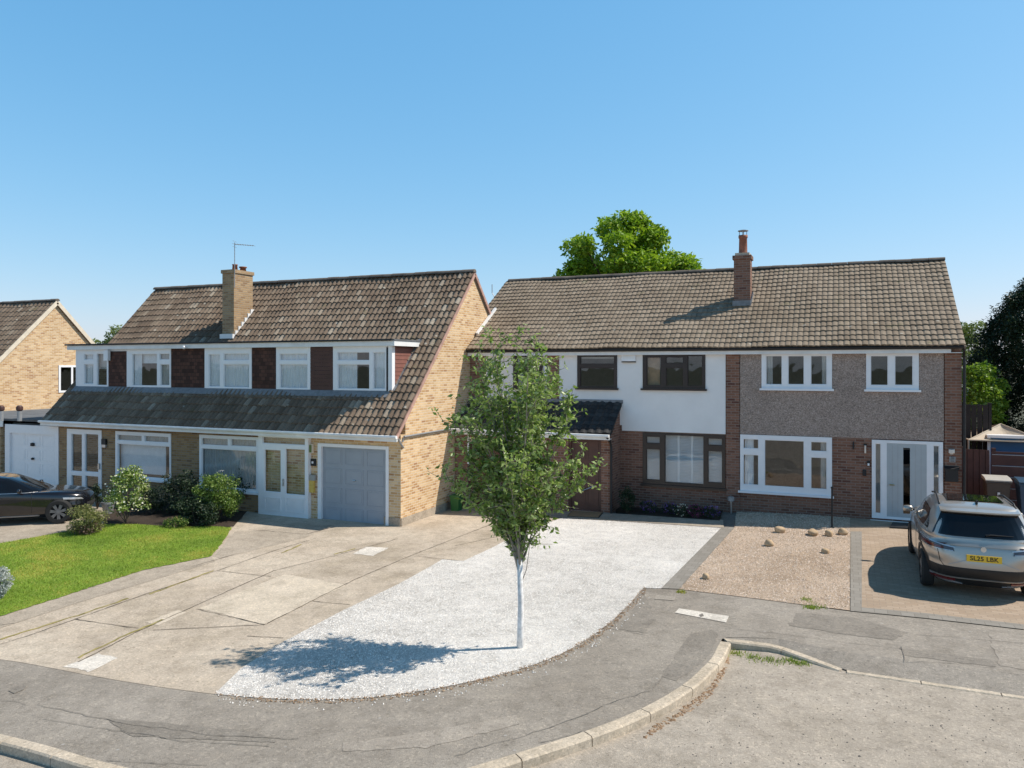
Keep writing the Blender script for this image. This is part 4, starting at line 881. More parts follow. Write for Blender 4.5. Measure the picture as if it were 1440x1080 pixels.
MB().tube([(gh[0] + .05, YPo - .03, 2.1), (gh[0] + .05, YPo - .03, 1.2)], .03, 6).build('white_pipe', M['white'], RH)
# small things on the right houses
t, R = wallbox('alarm_box', 'white burglar alarm box between the two brown upstairs windows', 'alarm', (875, 894.5, 497, 508), YR - .03, .09, M['white'], lambda t, R: MB().box(R[0] + .04, R[1] - .04, YR - .123, YR - .121, R[2] + .07, R[3] - .05).build('sticker', M['fascia'], t))
MB().box(R[0], R[1], YR - .11, YR - .032, R[2] - .035, R[2] - .002).build('base_strip', M['black'], t)
wallbox('wall_lamp', 'slim steel lamp on the brick left of the grey front door', 'lamp', (1215.5, 1218, 626, 637), YR, .07, M['steel'], lambda t, R: MB().box(R[0] - .02, R[1] + .02, YR - .04, YR - .0015, R[3] + .002, R[3] + .04).build('bracket', M['black'], t))
wallbox('wall_bracket', 'short dark bracket on the brick between white window and grey door', 'bracket', (1199, 1201, 621, 632), YR, .05, M['black'])
wallbox('doorbell', 'small doorbell with white lit button left of the grey front door', 'doorbell', (1219, 1223.5, 648, 655), YR, .04, M['black'], lambda t, R: MB().box(R[0] + .015, R[1] - .015, YR - .05, YR - .041, R[2] + .01, R[2] + .07).build('button', M['white'], t))
wallbox('meter_box', 'small black box on the brick below the doorbell', 'box', (1213, 1218, 660.5, 669), YR, .05, M['black'])
wallbox('wall_lamp', 'half round steel lamp on the pilaster above the black letterbox', 'lamp', (1333.5, 1342, 631.5, 637), YR - .045, .1, M['steel'], lambda t, R: MB().box(R[0] + .03, R[1] - .03, YR - .1, YR - .05, R[2] - .03, R[2] - .002).build('lens', M['clearlens'], t))
wallbox('wall_vent', 'grey square vent on the pilaster above the black letterbox', 'vent', (1335, 1343.5, 642, 650), YR - .045, .02, M['grey'], lambda t, R: [MB().box(R[0] + .02, R[1] - .02, YR - .072, YR - .066, R[2] + .02 + k * .035, R[2] + .035 + k * .035).build('louvre', M['black'], t) for k in range(4)])
wallbox('letterbox', 'black letterbox with steel topped lid on the right brick pilaster', 'letterbox', (1329, 1347, 658, 677), YR - .045, .11, M['black'], lambda t, R: MB().prism([(R[0] - .02, YR - .18, R[3] - .01), (R[0] - .02, YR - .05, R[3] + .05), (R[0] - .02, YR - .05, R[3] + .005), (R[0] - .02, YR - .18, R[3] - .03)], (R[1] - R[0] + .04, 0, 0)).build('lid', M['black'], t))
# loose thin aerial wires
q0 = onY(700, 425, 26.9); q1 = onY(692, 412, 26.9); q2 = onY(692, 400, 26.9)
t = thing('wire_aerial', 'bent thin aerial wire rising behind the left end of the weathered roof', 'aerial', (q0[0], q0[1], 4)); MB().tube([(q0[0], q0[1], 4), q0, q1, q2], .016, 5).build('wire', M['grey'], t)

# ------------------------------------------------------------------ foliage
def leafmesh(name, pts, size, mat, parent=None, up=.35, aspect=.55, nrm=None, world=True):
    """pts: (n,3) positions; every leaf a folded pair of triangles"""
    pts = np.asarray(pts, float); n = len(pts); s = size * nrg.uniform(.6, 1.25, n)[:, None]
    d = nrg.normal(size=(n, 3)); d[:, 2] = d[:, 2] * .7 - .15; d /= np.linalg.norm(d, axis=1)[:, None]
    q = nrg.normal(size=(n, 3)); q[:, 2] += up * 3; w_ = np.cross(d, q); w_ /= np.linalg.norm(w_, axis=1)[:, None] + 1e-9
    nn = np.cross(w_, d)
    a = pts; b = pts + d * s * .45 + w_ * s * aspect / 2 + nn * s * .1; c = pts + d * s; e = pts + d * s * .45 - w_ * s * aspect / 2 + nn * s * .1
    V = np.stack([a, b, c, e], 1).reshape(-1, 3)
    if parent is not None and not parent.get('_local'): V = V - np.array(parent.location)
    Fc = np.arange(n)[:, None] * 4 + np.array([[0, 1, 2, 0, 2, 3]]); Fc = Fc.reshape(-1, 3)
    me = bpy.data.meshes.new(name); me.vertices.add(4 * n); me.vertices.foreach_set('co', V.ravel()); me.loops.add(6 * n); me.loops.foreach_set('vertex_index', Fc.ravel().astype(np.int32))
    me.polygons.add(2 * n); me.polygons.foreach_set('loop_start', np.arange(0, 6 * n, 3, dtype=np.int32)); me.polygons.foreach_set('loop_total', np.full(2 * n, 3, dtype=np.int32)); me.update(calc_edges=True); me.validate()
    me.materials.append(mat); o = bpy.data.objects.new(name, me); COL.objects.link(o)
    if parent: o.parent = parent
    return o
def blob(c, r, n, shell=.55):
    """points in an ellipsoid, denser towards its surface"""
    d = nrg.normal(size=(n, 3)); d /= np.linalg.norm(d, axis=1)[:, None]; rad = nrg.uniform(shell ** 2, 1, n) ** .5
    return np.array(c) + d * rad[:, None] * np.array(r)
def clumpy(c, R, nclump, per, cr, hemi=False, lo=-1.0):
    out = []; cs = []
    for i in range(nclump):
        while True:
            d = nrg.normal(size=3); d /= np.linalg.norm(d)
            if d[2] > lo: break
        rad = nrg.uniform(.35, 1) ** .6; p = np.array(c) + d * rad * np.array(R); cs.append(p)
        k = cr * nrg.uniform(.6, 1.3); out.append(blob(p, (k, k, k * .75), per))
    return np.concatenate(out), cs
# young tree
tb = G(731, 911); TY = thing('young_tree', 'young tree with white painted slim trunk standing on the white gravel', 'tree', tb)
b0 = Vector(tb); fork = Vector((tb[0] - .0, tb[1], 1.38))
MB().tube([b0 + Vector((0, 0, -.1)), b0 + Vector((.01, 0, .3)), b0.lerp(fork, .5) + Vector((.015, 0, 0)), fork], [.056, .046, .042, .042], 12).build('trunk', M['bark'], TY, smooth=True)
right = Vector((C, S, 0)); fwd = Vector((-S, C, 0))
def env(z):   # (centre offset along the picture's right, radius) by height, read off the crown's outline
    T = [(1.35, .0, .08), (1.6, .0, .32), (1.85, -.02, .68), (2.15, -.08, .9), (2.5, -.02, 1.12), (2.95, .12, 1.18), (3.3, .08, 1.15), (3.6, -.02, 1.12), (4.0, -.08, 1.02), (4.3, -.15, .88), (4.6, -.25, .65), (4.9, -.3, .3)]
    for a, b in zip(T, T[1:]):
        if a[0] <= z <= b[0]:
            u = (z - a[0]) / (b[0] - a[0]); return a[1] + (b[1] - a[1]) * u, a[2] + (b[2] - a[2]) * u
    return 0, .05
br = MB(); tw = MB(); lp = []
tips = []
for i in range(19):
    a = i * 2.399 + rng.uniform(-.3, .3); zt_ = (4.75, 4.5, 4.2, 3.7, 3.2, 4.6, 3.9, 3.0, 4.35, 3.4, 2.8, 4.1, 3.6, 2.95, 4.4, 3.1, 3.95, 2.7, 4.2)[i]
    cx_, rr = env(min(zt_, 4.6)); k = rng.uniform(.62, .98)
    tips.append(fork + right * (cx_ + cos(a) * rr * k) + fwd * (sin(a) * rr * k) + Vector((0, 0, zt_ - fork.z)))
tips += [fork + right * (-1.15) + fwd * .1 + Vector((0, 0, 1.25)), fork + right * (-1.1) - fwd * .1 + Vector((0, 0, 2.05)), fork + right * 1.25 + Vector((0, 0, 1.5)), fork + right * .85 + fwd * .1 + Vector((0, 0, 2.5)), fork + right * .3 - fwd * .1 + Vector((0, 0, 3.35)), fork + right * (-.05) - fwd * .05 + Vector((0, 0, 3.4)), fork + right * (-.45) - fwd * .05 + Vector((0, 0, 3.35)), fork + right * (-.7) + fwd * .05 + Vector((0, 0, 3.05)), fork + right * .45 + fwd * .2 + Vector((0, 0, 2.95)), fork + right * (-.35) + fwd * .3 + Vector((0, 0, 2.9)), fork + right * .1 - fwd * .35 + Vector((0, 0, 2.8)), fork + right * .75 - fwd * .1 + Vector((0, 0, 2.15)), fork + right * (-.85) - fwd * .2 + Vector((0, 0, 2.45))]
def twig(p, d, l, r0=.007):
    q = [p]; dd = d.normalized()
    for j in range(4):
        dd = (dd + Vector((rng.gauss(0, .14), rng.gauss(0, .14), rng.gauss(.02, .12)))).normalized(); q.append(q[-1] + dd * l / 4)
    tw.tube(q, [r0, r0 * .8, r0 * .6, r0 * .45, r0 * .3], 4, cap=False)
    for j in range(1, 5):
        for _ in range(rng.choice((2, 3, 4, 5))):
            lp.append(q[j].lerp(q[j - 1], rng.random()) + Vector((rng.gauss(0, .025), rng.gauss(0, .025), rng.gauss(0, .025))))
    return q
for ti, tp in enumerate(tips):
    s = fork - Vector((0, 0, rng.uniform(0, .25))); mid = s.lerp(tp, .35) + Vector((0, 0, (tp.z - s.z) * .12)) - (tp - s - Vector((0, 0, tp.z - s.z))) * .14
    pts = []
    for j in range(9):
        t = j / 8; pts.append(s * (1 - t) ** 2 + mid * 2 * t * (1 - t) + tp * t * t + Vector((rng.gauss(0, .012), rng.gauss(0, .012), 0)) * (j > 0))
    r0 = .022 if ti < 10 else .015; br.tube(pts, [r0 * (1 - .82 * j / 8) for j in range(9)], 6, cap=False)
    for j in range(2, 9):
        p = pts[j]
        for _ in range(5 if j > 3 else 3):
            ax = (pts[j] - pts[j - 1]).normalized(); o = Vector((rng.gauss(0, 1), rng.gauss(0, 1), rng.gauss(0.1, .6))).normalized(); l = rng.uniform(.18, .5)
            pp = pts[j - 1].lerp(p, rng.random()); e = pp + (ax * .7 + o) .normalized() * l; cx_, rr = env(e.z)
            off = e - fork; rad = hypot(off.dot(right) - cx_, off.dot(fwd))
            if rad > rr * 1.12 and ti < 19: continue
            if pp.z < 1.75 and rng.random() < .6: continue
            twig(pp, ax * .7 + o, l)
br.build('branches', M['branch'], TY, smooth=True); tw.build('twigs', M['twig'], TY)
leafmesh('foliage', [tuple(p) for p in lp], .09, M['leafYoung'], TY, up=.1, aspect=.5)
# sucker with yellow leaves low on the trunk
sp = [fork + Vector((0, 0, -.42)), fork + right * .1 + Vector((0, 0, -.15)), fork + right * .16 + Vector((0, 0, .3))]
MB().tube(sp, [.008, .006, .003], 5).build('sucker', M['twig'], TY)

def tree(name, label, base, crown_c, R, ncl, per, cr, size, mat, trunk_r=.2, group=None, cat='tree', limbs=7, lo=-.5, tmat='darkbark'):
    t = thing(name, label, cat, base, group=group); b = Vector(base); c = Vector(crown_c)
    pts, cs = clumpy(crown_c, R, ncl, per, cr, lo=lo)
    MB().tube([b - Vector((0, 0, .2)), b.lerp(c, .5), c], [trunk_r, trunk_r * .8, trunk_r * .5], 8).build('trunk', M[tmat], t, smooth=True)
    mb = MB()
    for i in range(limbs):
        e = Vector(cs[i * 3 % len(cs)]); s = b.lerp(c, rng.uniform(.5, .95)); mb.tube([s, s.lerp(e, .5) + Vector((0, 0, .1)), e], [trunk_r * .35, trunk_r * .22, trunk_r * .08], 5)
    mb.build('branches', M[tmat], t); leafmesh('crown', pts, size, mat, t); return t
# big bright tree behind the white house: centre px 880,355
def camp(px, py, Yc): X = (px - 720) / F * Yc; return (X * C - Yc * S, X * S + Yc * C, H - (py - YH) / F * Yc)
bt = camp(880, 400, 40); tree('maple_tree', 'large bright green tree rising behind the weathered tile roof', (bt[0], bt[1], -.1), (bt[0], bt[1], 7.85), (3.8, 3.8, 4.45), 78, 400, .74, .27, M['leafBright'], .28, limbs=26, lo=-.3)
q = camp(150, 475, 60); tree('distant_tree', 'small hazy tree top in the gap left of the dormered roof', (q[0], q[1], -.2), (q[0], q[1], 4.9), (1.9, 1.9, 2.6), 40, 160, .6, .22, M['leafFar'], .2)
q = camp(1366, 480, 48); tree('distant_tree', 'small yellow green tree top in the gap right of the tiled roof', (q[0], q[1], -.2), (q[0], q[1], 4.6), (1.25, 1.6, 2.5), 36, 190, .55, .2, M['leafFar'], .18)
q = camp(1493, 500, 27); b = (q[0], q[1], .1)
t = thing('conifer_tree', 'huge dark evergreen tree at the right edge behind the slatted fence', 'tree', b)
pts = []
for k in range(1300):
    z = nrg.uniform(.03, 1); a = nrg.uniform(0, 2 * pi); hh = z * 7.2; rr = 3.0 * (1 - min(1, abs(z - .46) / .58) ** 2) ** .5 * (.85 + .15 * sin(a * 5 + z * 9)) * nrg.uniform(.82, 1.0)
    pts.append(blob((b[0] + rr * cos(a), b[1] + rr * sin(a), b[2] + hh), (.27, .27, .42), 120, .1))
leafmesh('crown', np.concatenate(pts), .12, M['leafDark'], t, up=.8, aspect=.45)
MB().tube([b, (b[0], b[1], 7.2)], [.25, .05], 8).build('trunk', M['darkbark'], t)
q = camp(1381, 560, 26); pts, cs = clumpy((q[0], q[1], 2.5), (.85, 1.0, 2.1), 62, 170, .3); t = thing('laurel_bush', 'tall bright green laurel bush between the red brick house and dark conifer', 'bush', (q[0], q[1], .1)); leafmesh('foliage', pts, .13, M['leafLaurel'], t)
MB().tube([(q[0], q[1], 0), (q[0] + .05, q[1], 2.4)], [.07, .03], 6).build('stem', M['darkbark'], t)
def bush(name, label, px, py, R, ncl, per, cr, size, mat, lift=None, cat='shrub', group=None, stem='darkbark', extra=None):
    p = G(px, py); c = (p[0], p[1], p[2] + (lift if lift is not None else R[2] * .9)); t = thing(name, label, cat, p, group=group)
    pts, cs = clumpy(c, R, ncl, per, cr, lo=-.85); leafmesh('foliage', pts, size, mat, t); mb = MB()
    for i in range(6): mb.tube([p, Vector(p).lerp(Vector(cs[i]), .6) + Vector((rng.gauss(0, .03), 0, 0)), cs[i]], [.018, .012, .005], 5)
    mb.build('stems', M[stem], t)
    if extra: extra(t, p, c)
    return t
bush('camellia_shrub', 'tall pale green flowering shrub standing on the lawn before the picture window', 178, 736, (.56, .5, .74), 34, 80, .19, .085, M['leafCamel'], lift=.92, extra=lambda t, p, c: leafmesh('blossom', blob(c, (.62, .6, .68), 170, .8), .07, M['whitepetal'], t, aspect=.9))
bush('heather_shrub', 'low wide olive shrub with purple base on the lawn by the black car', 121, 750, (.5, .45, .33), 34, 130, .17, .05, M['leafHeath'], lift=.36, extra=lambda t, p, c: leafmesh('purple_foliage', blob((p[0] + .1, p[1] - .05, p[2] + .17), (.42, .4, .17), 900, .5), .05, M['leafPurple'], t))
bush('rounded_shrub', 'bright rounded green shrub left of the white porch', 305, 733, (.66, .55, .62), 80, 110, .19, .065, M['leafShrub'], lift=.75)
bush('dark_shrub', 'dark shrub in shade beneath the net curtained picture window', 256, 722, (.62, .5, .7), 40, 85, .22, .07, M['leafDark'], lift=.65)
bush('dark_shrub', 'dark shrub against the wall beside the porch, behind the bright rounded shrub', 342, 716, (.5, .45, .75), 36, 90, .2, .07, M['leafDark'], lift=.7)
bush('dark_shrub', 'low dark shrub below the window right of the pale flowering shrub', 215, 722, (.5, .4, .42), 30, 80, .18, .06, M['leafDark'], lift=.38)
bush('dark_shrub', 'spreading dark shrub at the back of the lawn between the two flowering plants', 275, 738, (.8, .4, .42), 40, 80, .2, .07, M['leafDark'], lift=.36)
bush('low_flowering_plant', 'low plant with yellow flowers at the back edge of the lawn', 248, 742, (.42, .2, .16), 20, 70, .1, .045, M['leafShrub'], lift=.15, cat='plant', extra=lambda t, p, c: leafmesh('blossom', blob(c, (.4, .2, .17), 60, .8), .04, M['drygrass'], t, aspect=.9))
bush('silver_shrub', 'silver leaved shrub at the left edge of the lawn', -8, 842, (.28, .28, .38), 30, 260, .11, .04, M['leafSilver'], lift=.34)
bush('conical_shrub', 'small dark conical evergreen in the corner beside the porch of the white house', 882, 722, (.22, .22, .42), 26, 80, .11, .05, M['leafDark'], lift=.4)
bush('potted_plant', 'dark narrow plant by the glazed white door', 137, 716, (.17, .17, .4), 20, 70, .1, .05, M['leafDark'], lift=.45, cat='plant')
for px, py, mk, lab in ((912, 722, 'purple', 'purple pansies clump nearest the conical shrub'), (942, 724, 'purple', 'purple pansies second clump from the conical shrub'), (958, 727, 'whitepetal', 'white pansies clump in the middle of the flower bed'), (978, 728, 'magenta', 'magenta pansies clump under the brown shuttered window'), (1001, 729, 'purple', 'pale purple pansies clump nearest the brick pilaster')):
    bush('pansy_plant', lab, px, py, (.26, .18, .17), 14, 50, .09, .045, M['leafDark'], lift=.16, cat='flowers', group='pansies in the bed below the brown window', extra=lambda t, p, c, mk=mk: leafmesh('blossom', blob((c[0], c[1], c[2] + .04), (.24, .18, .18), 150 if mk != 'whitepetal' else 40, .8), .045, M[mk], t, aspect=.95))
P = [XY(*q) for q in LAWN]; pts = []
while len(pts) < 52000:
    x = rng.uniform(min(p[0] for p in P), max(p[0] for p in P)); y = rng.uniform(min(p[1] for p in P), max(p[1] for p in P))
    if inpoly(x, y, P): pts.append((x, y, g(x) + .018))
def blades(name, pts, h, wd, mat, label, cat='grass'):
    pts = np.array(pts); n = len(pts); a = nrg.uniform(0, 2 * pi, n); hh = h * nrg.uniform(.5, 1.3, n); d = np.stack([np.cos(a), np.sin(a), 0 * a], 1) * wd
    tip = pts + np.stack([nrg.normal(0, h * .5, n), nrg.normal(0, h * .5, n), hh], 1); V = np.stack([pts - d, pts + d, tip], 1).reshape(-1, 3)
    me = bpy.data.meshes.new(name); me.from_pydata(V.tolist(), [], np.arange(3 * n).reshape(-1, 3).tolist()); me.materials.append(mat); o = bpy.data.objects.new(name, me); COL.objects.link(o); return tag(o, label, cat, kind='stuff')
blades('grass', pts, .035, .006, M['blade'], 'short bright green mown grass of the front lawn')
def tufts(spots, n, h, mat, label, nm='weeds'):
    pp = []
    for px, py, r in spots:
        c = G(px, py)
        for _ in range(n): pp.append((c[0] + rng.gauss(0, r), c[1] + rng.gauss(0, r), c[2] + (-.115 if nm == 'gutter_weeds' else .0)))
    blades(nm, pp, h, .007, mat, label, 'weeds')
tufts([(1147, 853, .09), (1133, 844, .06), (1140, 855, .05), (958, 833, .04)], 110, .04, M['blade'], 'green weeds at the edge of the beige gravel')
tufts([(1035, 908, .07), (1060, 915, .07), (1085, 918, .07), (1110, 919, .06), (1125, 922, .06)], 90, .045, M['blade'], 'green weeds growing in the gutter below the kerb', 'gutter_weeds')
# boulders
for px, py, s, lab in ((1097, 749, .14, 'pale rounded boulder leftmost of the four in a row'), (1143, 753, .16, 'flat tan boulder second of the row along the shade'), (1166, 754, .12, 'small grey pointed boulder third in the row'), (1185, 752, .16, 'tall brown boulder at the right end of the row'), (1161, 778, .12, 'round brown boulder alone on the open beige gravel'), (1082, 768, .15, 'half buried grey boulder on the left of the beige gravel'), (993, 814, .1, 'small dark stone near the pavement end of the beige gravel')):
    p = G(px, py); bm = bmesh.new(); bmesh.ops.create_icosphere(bm, subdivisions=3, radius=s)
    sx, sy, sz = rng.uniform(.9, 1.3), rng.uniform(.8, 1.1), rng.uniform(.65, .95); ph = rng.uniform(0, 9)
    for v in bm.verts:
        k = 1 + .12 * sin(v.co.x * 21 / s * .14 + ph) * cos(v.co.y * 17 / s * .14 + ph) + .06 * sin(v.co.z * 40 / s * .14 + ph * 2); v.co = Vector((v.co.x * sx * k, v.co.y * sy * k, v.co.z * sz * k + s * sz * .7))
    me = bpy.data.meshes.new('boulder'); bm.to_mesh(me); bm.free(); me.materials.append(M['stone']); me.polygons.foreach_set('use_smooth', [True] * len(me.polygons))
    o = bpy.data.objects.new('boulder', me); COL.objects.link(o); o.location = p; o.rotation_euler.z = rng.uniform(0, 6); tag(o, lab, 'boulder', 'boulders on the beige gravel'); o.scale = (.82, .82, .8)
# poles, mats, small lamp
p = G(1170, 742); t = thing('thin_post', 'thin black post standing at the right end of the big white window', 'post', p); MB().tube([p, (p[0], p[1], p[2] + 1.0)], .022, 8).box(p[0] - .05, p[0] + .05, p[1] - .05, p[1] + .05, p[2], p[2] + .015).build('pole', M['black'], t); MB().lathe((p[0], p[1], p[2] + 1.0), [(.022, 0), (.035, .01), (.03, .04), (0, .05)], 10).build('finial', M['black'], t)
p = G(1028, 722); t = thing('garden_lamp', 'short steel garden lamp at the foot of the middle brick pilaster', 'lamp', p); MB().tube([p, (p[0], p[1], p[2] + .34)], .03, 8).build('post', M['steel'], t); MB().lathe((p[0], p[1], p[2] + .34), [(.03, 0), (.09, .02), (.09, .13), (.03, .15)], 14).build('lamp_head', M['grey'], t)
def mat_(label, quad, m):
    t = thing('doormat', label, 'doormat', G(*quad[0])); P = [G(*q, .02) for q in quad]; MB().prism(P, (0, 0, .02)).build('mat_pile', m, t)
    c = sum((Vector(p) for p in P), Vector()) / 4; MB().prism([c + (Vector(p) - c) * 1.06 - Vector((0, 0, .004)) for p in P], (0, 0, .012)).build('mat_border', M['black'], t)
mat_('brown coir doormat before the brown front door', [(799, 726), (806, 718), (848, 720), (841, 728)], M['mat'])
mat_('dark doormat before the grey front door', [(1252, 742), (1256, 735), (1290, 737), (1287, 744)], M['black'])
p = G(152, 722); t = thing('plant_pot', 'pale grey plant pot beside the glazed white door', 'pot', p); MB().lathe(p, [(.13, 0), (.18, .3), (.2, .3), (.2, .36), (.16, .36), (.15, .3)], 16).build('pot_body', M['grey'], t, smooth=False); leafmesh('foliage', blob((p[0], p[1], p[2] + .42), (.14, .14, .12), 300), .05, M['leafShrub'], t)

# ------------------------------------------------------------------ right side: fences, canopy, bins
YF = 25.3
def boards(name, label, cat, x0, x1, z0, z1, Y, mat, vert=True, step=.15, gap=.015, cap=None, posts=()):
    t = thing(name, label, cat, ((x0 + x1) / 2, Y, .17)); mb = MB(); k = x0 if vert else z0; e = x1 if vert else z1
    while k < e - .02:
        n = min(k + step, e); j = rng.uniform(0, .008)
        if vert: mb.box(k, n - gap, Y - .01 - j, Y + .012, z0, z1 + rng.uniform(-.01, .01))
        else: mb.box(x0, x1, Y - .012 - j, Y + .012, k, n - gap)
        k = n
    mb.build('boards', mat, t)
    for x in posts: MB().box(x - .05, x + .05, Y + .013, Y + .11, 0, z1 + .06).build('fence_post', mat, t)
    return t
x1352 = RX1 + .08; fxR = onY(1392, 600, YF)[0]
boards('side_gate', 'red brown boarded side gate right of the brick pilaster', 'gate', onY(1352, 600, YF)[0], fxR, .17, onY(1370, 632, YF)[2], YF, M['redfence'], posts=(onY(1352, 600, YF)[0] + .05,))
boards('tall_fence', 'tall black boarded fence rising behind the side gate', 'fence', onY(1350, 600, 26.6)[0], onY(1394, 600, 26.6)[0], .17, onY(1370, 569, 26.6)[2], 26.6, M['darkfence'], posts=(onY(1350, 600, 26.6)[0], onY(1392, 600, 26.6)[0]))
boards('slatted_fence', 'dark horizontal slatted fence behind the wheelie bins', 'fence', fxR + .03, 8.6, .2, onY(1415, 634, YF)[2], YF, M['redfence'], vert=False, step=.32, gap=.03, posts=(fxR + .1, 6.4, 8.5))
mb = MB(); z = .2 + .32
tz = onY(1415, 634, YF)[2]
while z < tz: mb.box(fxR + .05, 8.6, YF - .014, YF - .002, z - .032, z - .014); z += .32
mb.build('fence_trim', M['grey'], [o for o in COL.objects if o.name.startswith('slatted_fence')][0])
YB_ = 26.2; r = rect(1391, 1500, 617, 637, YB_); t = thing('playhouse', 'bright blue panelled garden cabin with white trim behind the slatted fence', 'shed', ((r[0] + r[1]) / 2, YB_, .17))
MB().box(r[0], r[1], YB_, YB_ + 1.4, .17, r[3]).build('wall', M['bluepaint'], t); MB().box(r[0] - .06, r[1] + .06, YB_ - .08, YB_ + 1.45, r[3] + .002, r[3] + .08).box(r[0] - .05, r[0] + .03, YB_ - .03, YB_ - .002, .17, r[3]).build('roof_trim', M['white'], t)
# canopy
YC = 25.9; c0 = onY(1362, 613, YC); pk = onY(1413, 599, YC + 1.0); c1 = onY(1475, 616, YC)
t = thing('garden_canopy', 'pale cloth pitched canopy above the slatted fence', 'canopy', ((c0[0] + c1[0]) / 2, YC + 1, .17)); zc_ = c0[2] - .12
A = [(c0[0], YC, zc_), (c1[0], YC, zc_), (c1[0], YC + 2.2, zc_), (c0[0], YC + 2.2, zc_)]; pk = ((c0[0] + c1[0]) / 2, YC + 1.1, pk[2] + .05)
mb = MB(); n = 8
for i in range(4):
    a = Vector(A[i]); b = Vector(A[(i + 1) % 4]); top = Vector(pk)
    for s in range(n):
        for u in range(n):
            def F_(u_, v_): p = a.lerp(b, u_).lerp(top, v_); p.z -= .22 * sin(pi * u_) * (1 - v_) * (v_ * 2.2 + .1) ; return p
            mb.add([F_(s / n, u / n), F_((s + 1) / n, u / n), F_((s + 1) / n, (u + 1) / n), F_(s / n, (u + 1) / n)], [(0, 1, 2, 3)])
mb.build('canopy_cloth', M['canvas'], t); mb = MB()
for i in range(4): mb.tube([A[i], A[(i + 1) % 4]], .022, 6).tube([A[i], pk], .02, 6)
mb.build('canopy_frame', M['canvas'], t)
for p in A: MB().tube([p, (p[0], p[1], .1)], .025, 6).build('pole', M['canvas'], t)
def bin_(label, x, y, bm_, lm, rot=0):
    t = local(thing('wheelie_bin', label, 'bin', (x, y, g(x) + .01), rot, group='wheelie bins by the slatted fence'))
    mb = MB(); pts0 = [(-.22, -.24, .06), (.22, -.24, .06), (.22, .22, .06), (-.22, .22, .06)]; pts1 = [(-.29, -.33, .98), (.29, -.33, .98), (.29, .3, .98), (-.29, .3, .98)]
    mb.add(pts0 + pts1, [(3, 2, 1, 0), (4, 5, 6, 7), (0, 1, 5, 4), (1, 2, 6, 5), (2, 3, 7, 6), (3, 0, 4, 7)]); mb.box(-.31, .31, -.35, .32, .93, .99); mb.build('bin_body', bm_, t, bevel=.02)
    MB().prism([(-.31, -.37, .995), (-.31, .33, .995), (-.31, .33, 1.09), (-.31, -.1, 1.08), (-.31, -.37, 1.03)], (.62, 0, 0)).tube([(-.28, .38, 1.05), (.28, .38, 1.05)], .018, 6).build('lid', lm, t, bevel=.015)
    for s in (-.24, .24): MB().lathe((s, .22, .1), [(0, -.03), (.1, -.03), (.1, .03), (0, .03)], 16, 'x').build('wheel', M['tyre'], t)
    MB().box(-.03, .03, -.35, -.345, .62, .70).build('badge', M['fascia'], t)
    return t
q = onZ(1406, 674, 1.26); bin_('brown wheelie bin with pale grey lid beside the side gate', q[0], 24.35, M['binbrown'], M['binlid'])
bin_('dark blue wheelie bin right of the pale lidded bin', q[0] + .74, 24.2, M['binblue'], M['binblue'])
q = G(637, 706); t = local(thing('garden_bin', 'narrow green garden bin in the shade beside the buff gable wall', 'bin', (XL + .35, 20.9, g(XL)))); MB().add
mb = MB(); mb.add([(-.12, -.12, 0), (.12, -.12, 0), (.12, .12, 0), (-.12, .12, 0), (-.15, -.15, .45), (.15, -.15, .45), (.15, .15, .45), (-.15, .15, .45)], [(3, 2, 1, 0), (4, 5, 6, 7), (0, 1, 5, 4), (1, 2, 6, 5), (2, 3, 7, 6), (3, 0, 4, 7)]); mb.build('bin_body', M['bingreen'], t); MB().box(-.17, .17, -.17, .17, .452, .5).build('lid', M['bingreen'], t, bevel=.01)

# ------------------------------------------------------------------ cars
def interp(T, z):
    if z <= T[0][0]: return T[0][1:]
    for i in range(len(T) - 1):
        if z <= T[i + 1][0]:
            a, b = T[i], T[i + 1]; u = (z - a[0]) / (b[0] - a[0]); p = T[max(i - 1, 0)]; n = T[min(i + 2, len(T) - 1)]; out = []
            for k in range(1, len(a)):
                ma = (b[k] - p[k]) / max(1e-6, b[0] - p[0]) if i > 0 else (b[k] - a[k]) / (b[0] - a[0]); mb_ = (n[k] - a[k]) / max(1e-6, n[0] - a[0]) if i + 2 < len(T) else (b[k] - a[k]) / (b[0] - a[0])
                sec = (b[k] - a[k]) / (b[0] - a[0])
                if sec == 0: ma = mb_ = 0
                else:
                    ma = 0 if ma / sec < 0 else sec * min(ma / sec, 3); mb_ = 0 if mb_ / sec < 0 else sec * min(mb_ / sec, 3)
                h = b[0] - a[0]; out.append((2 * u ** 3 - 3 * u * u + 1) * a[k] + (u ** 3 - 2 * u * u + u) * h * ma + (-2 * u ** 3 + 3 * u * u) * b[k] + (u ** 3 - u * u) * h * mb_)
            return tuple(out)
    return T[-1][1:]
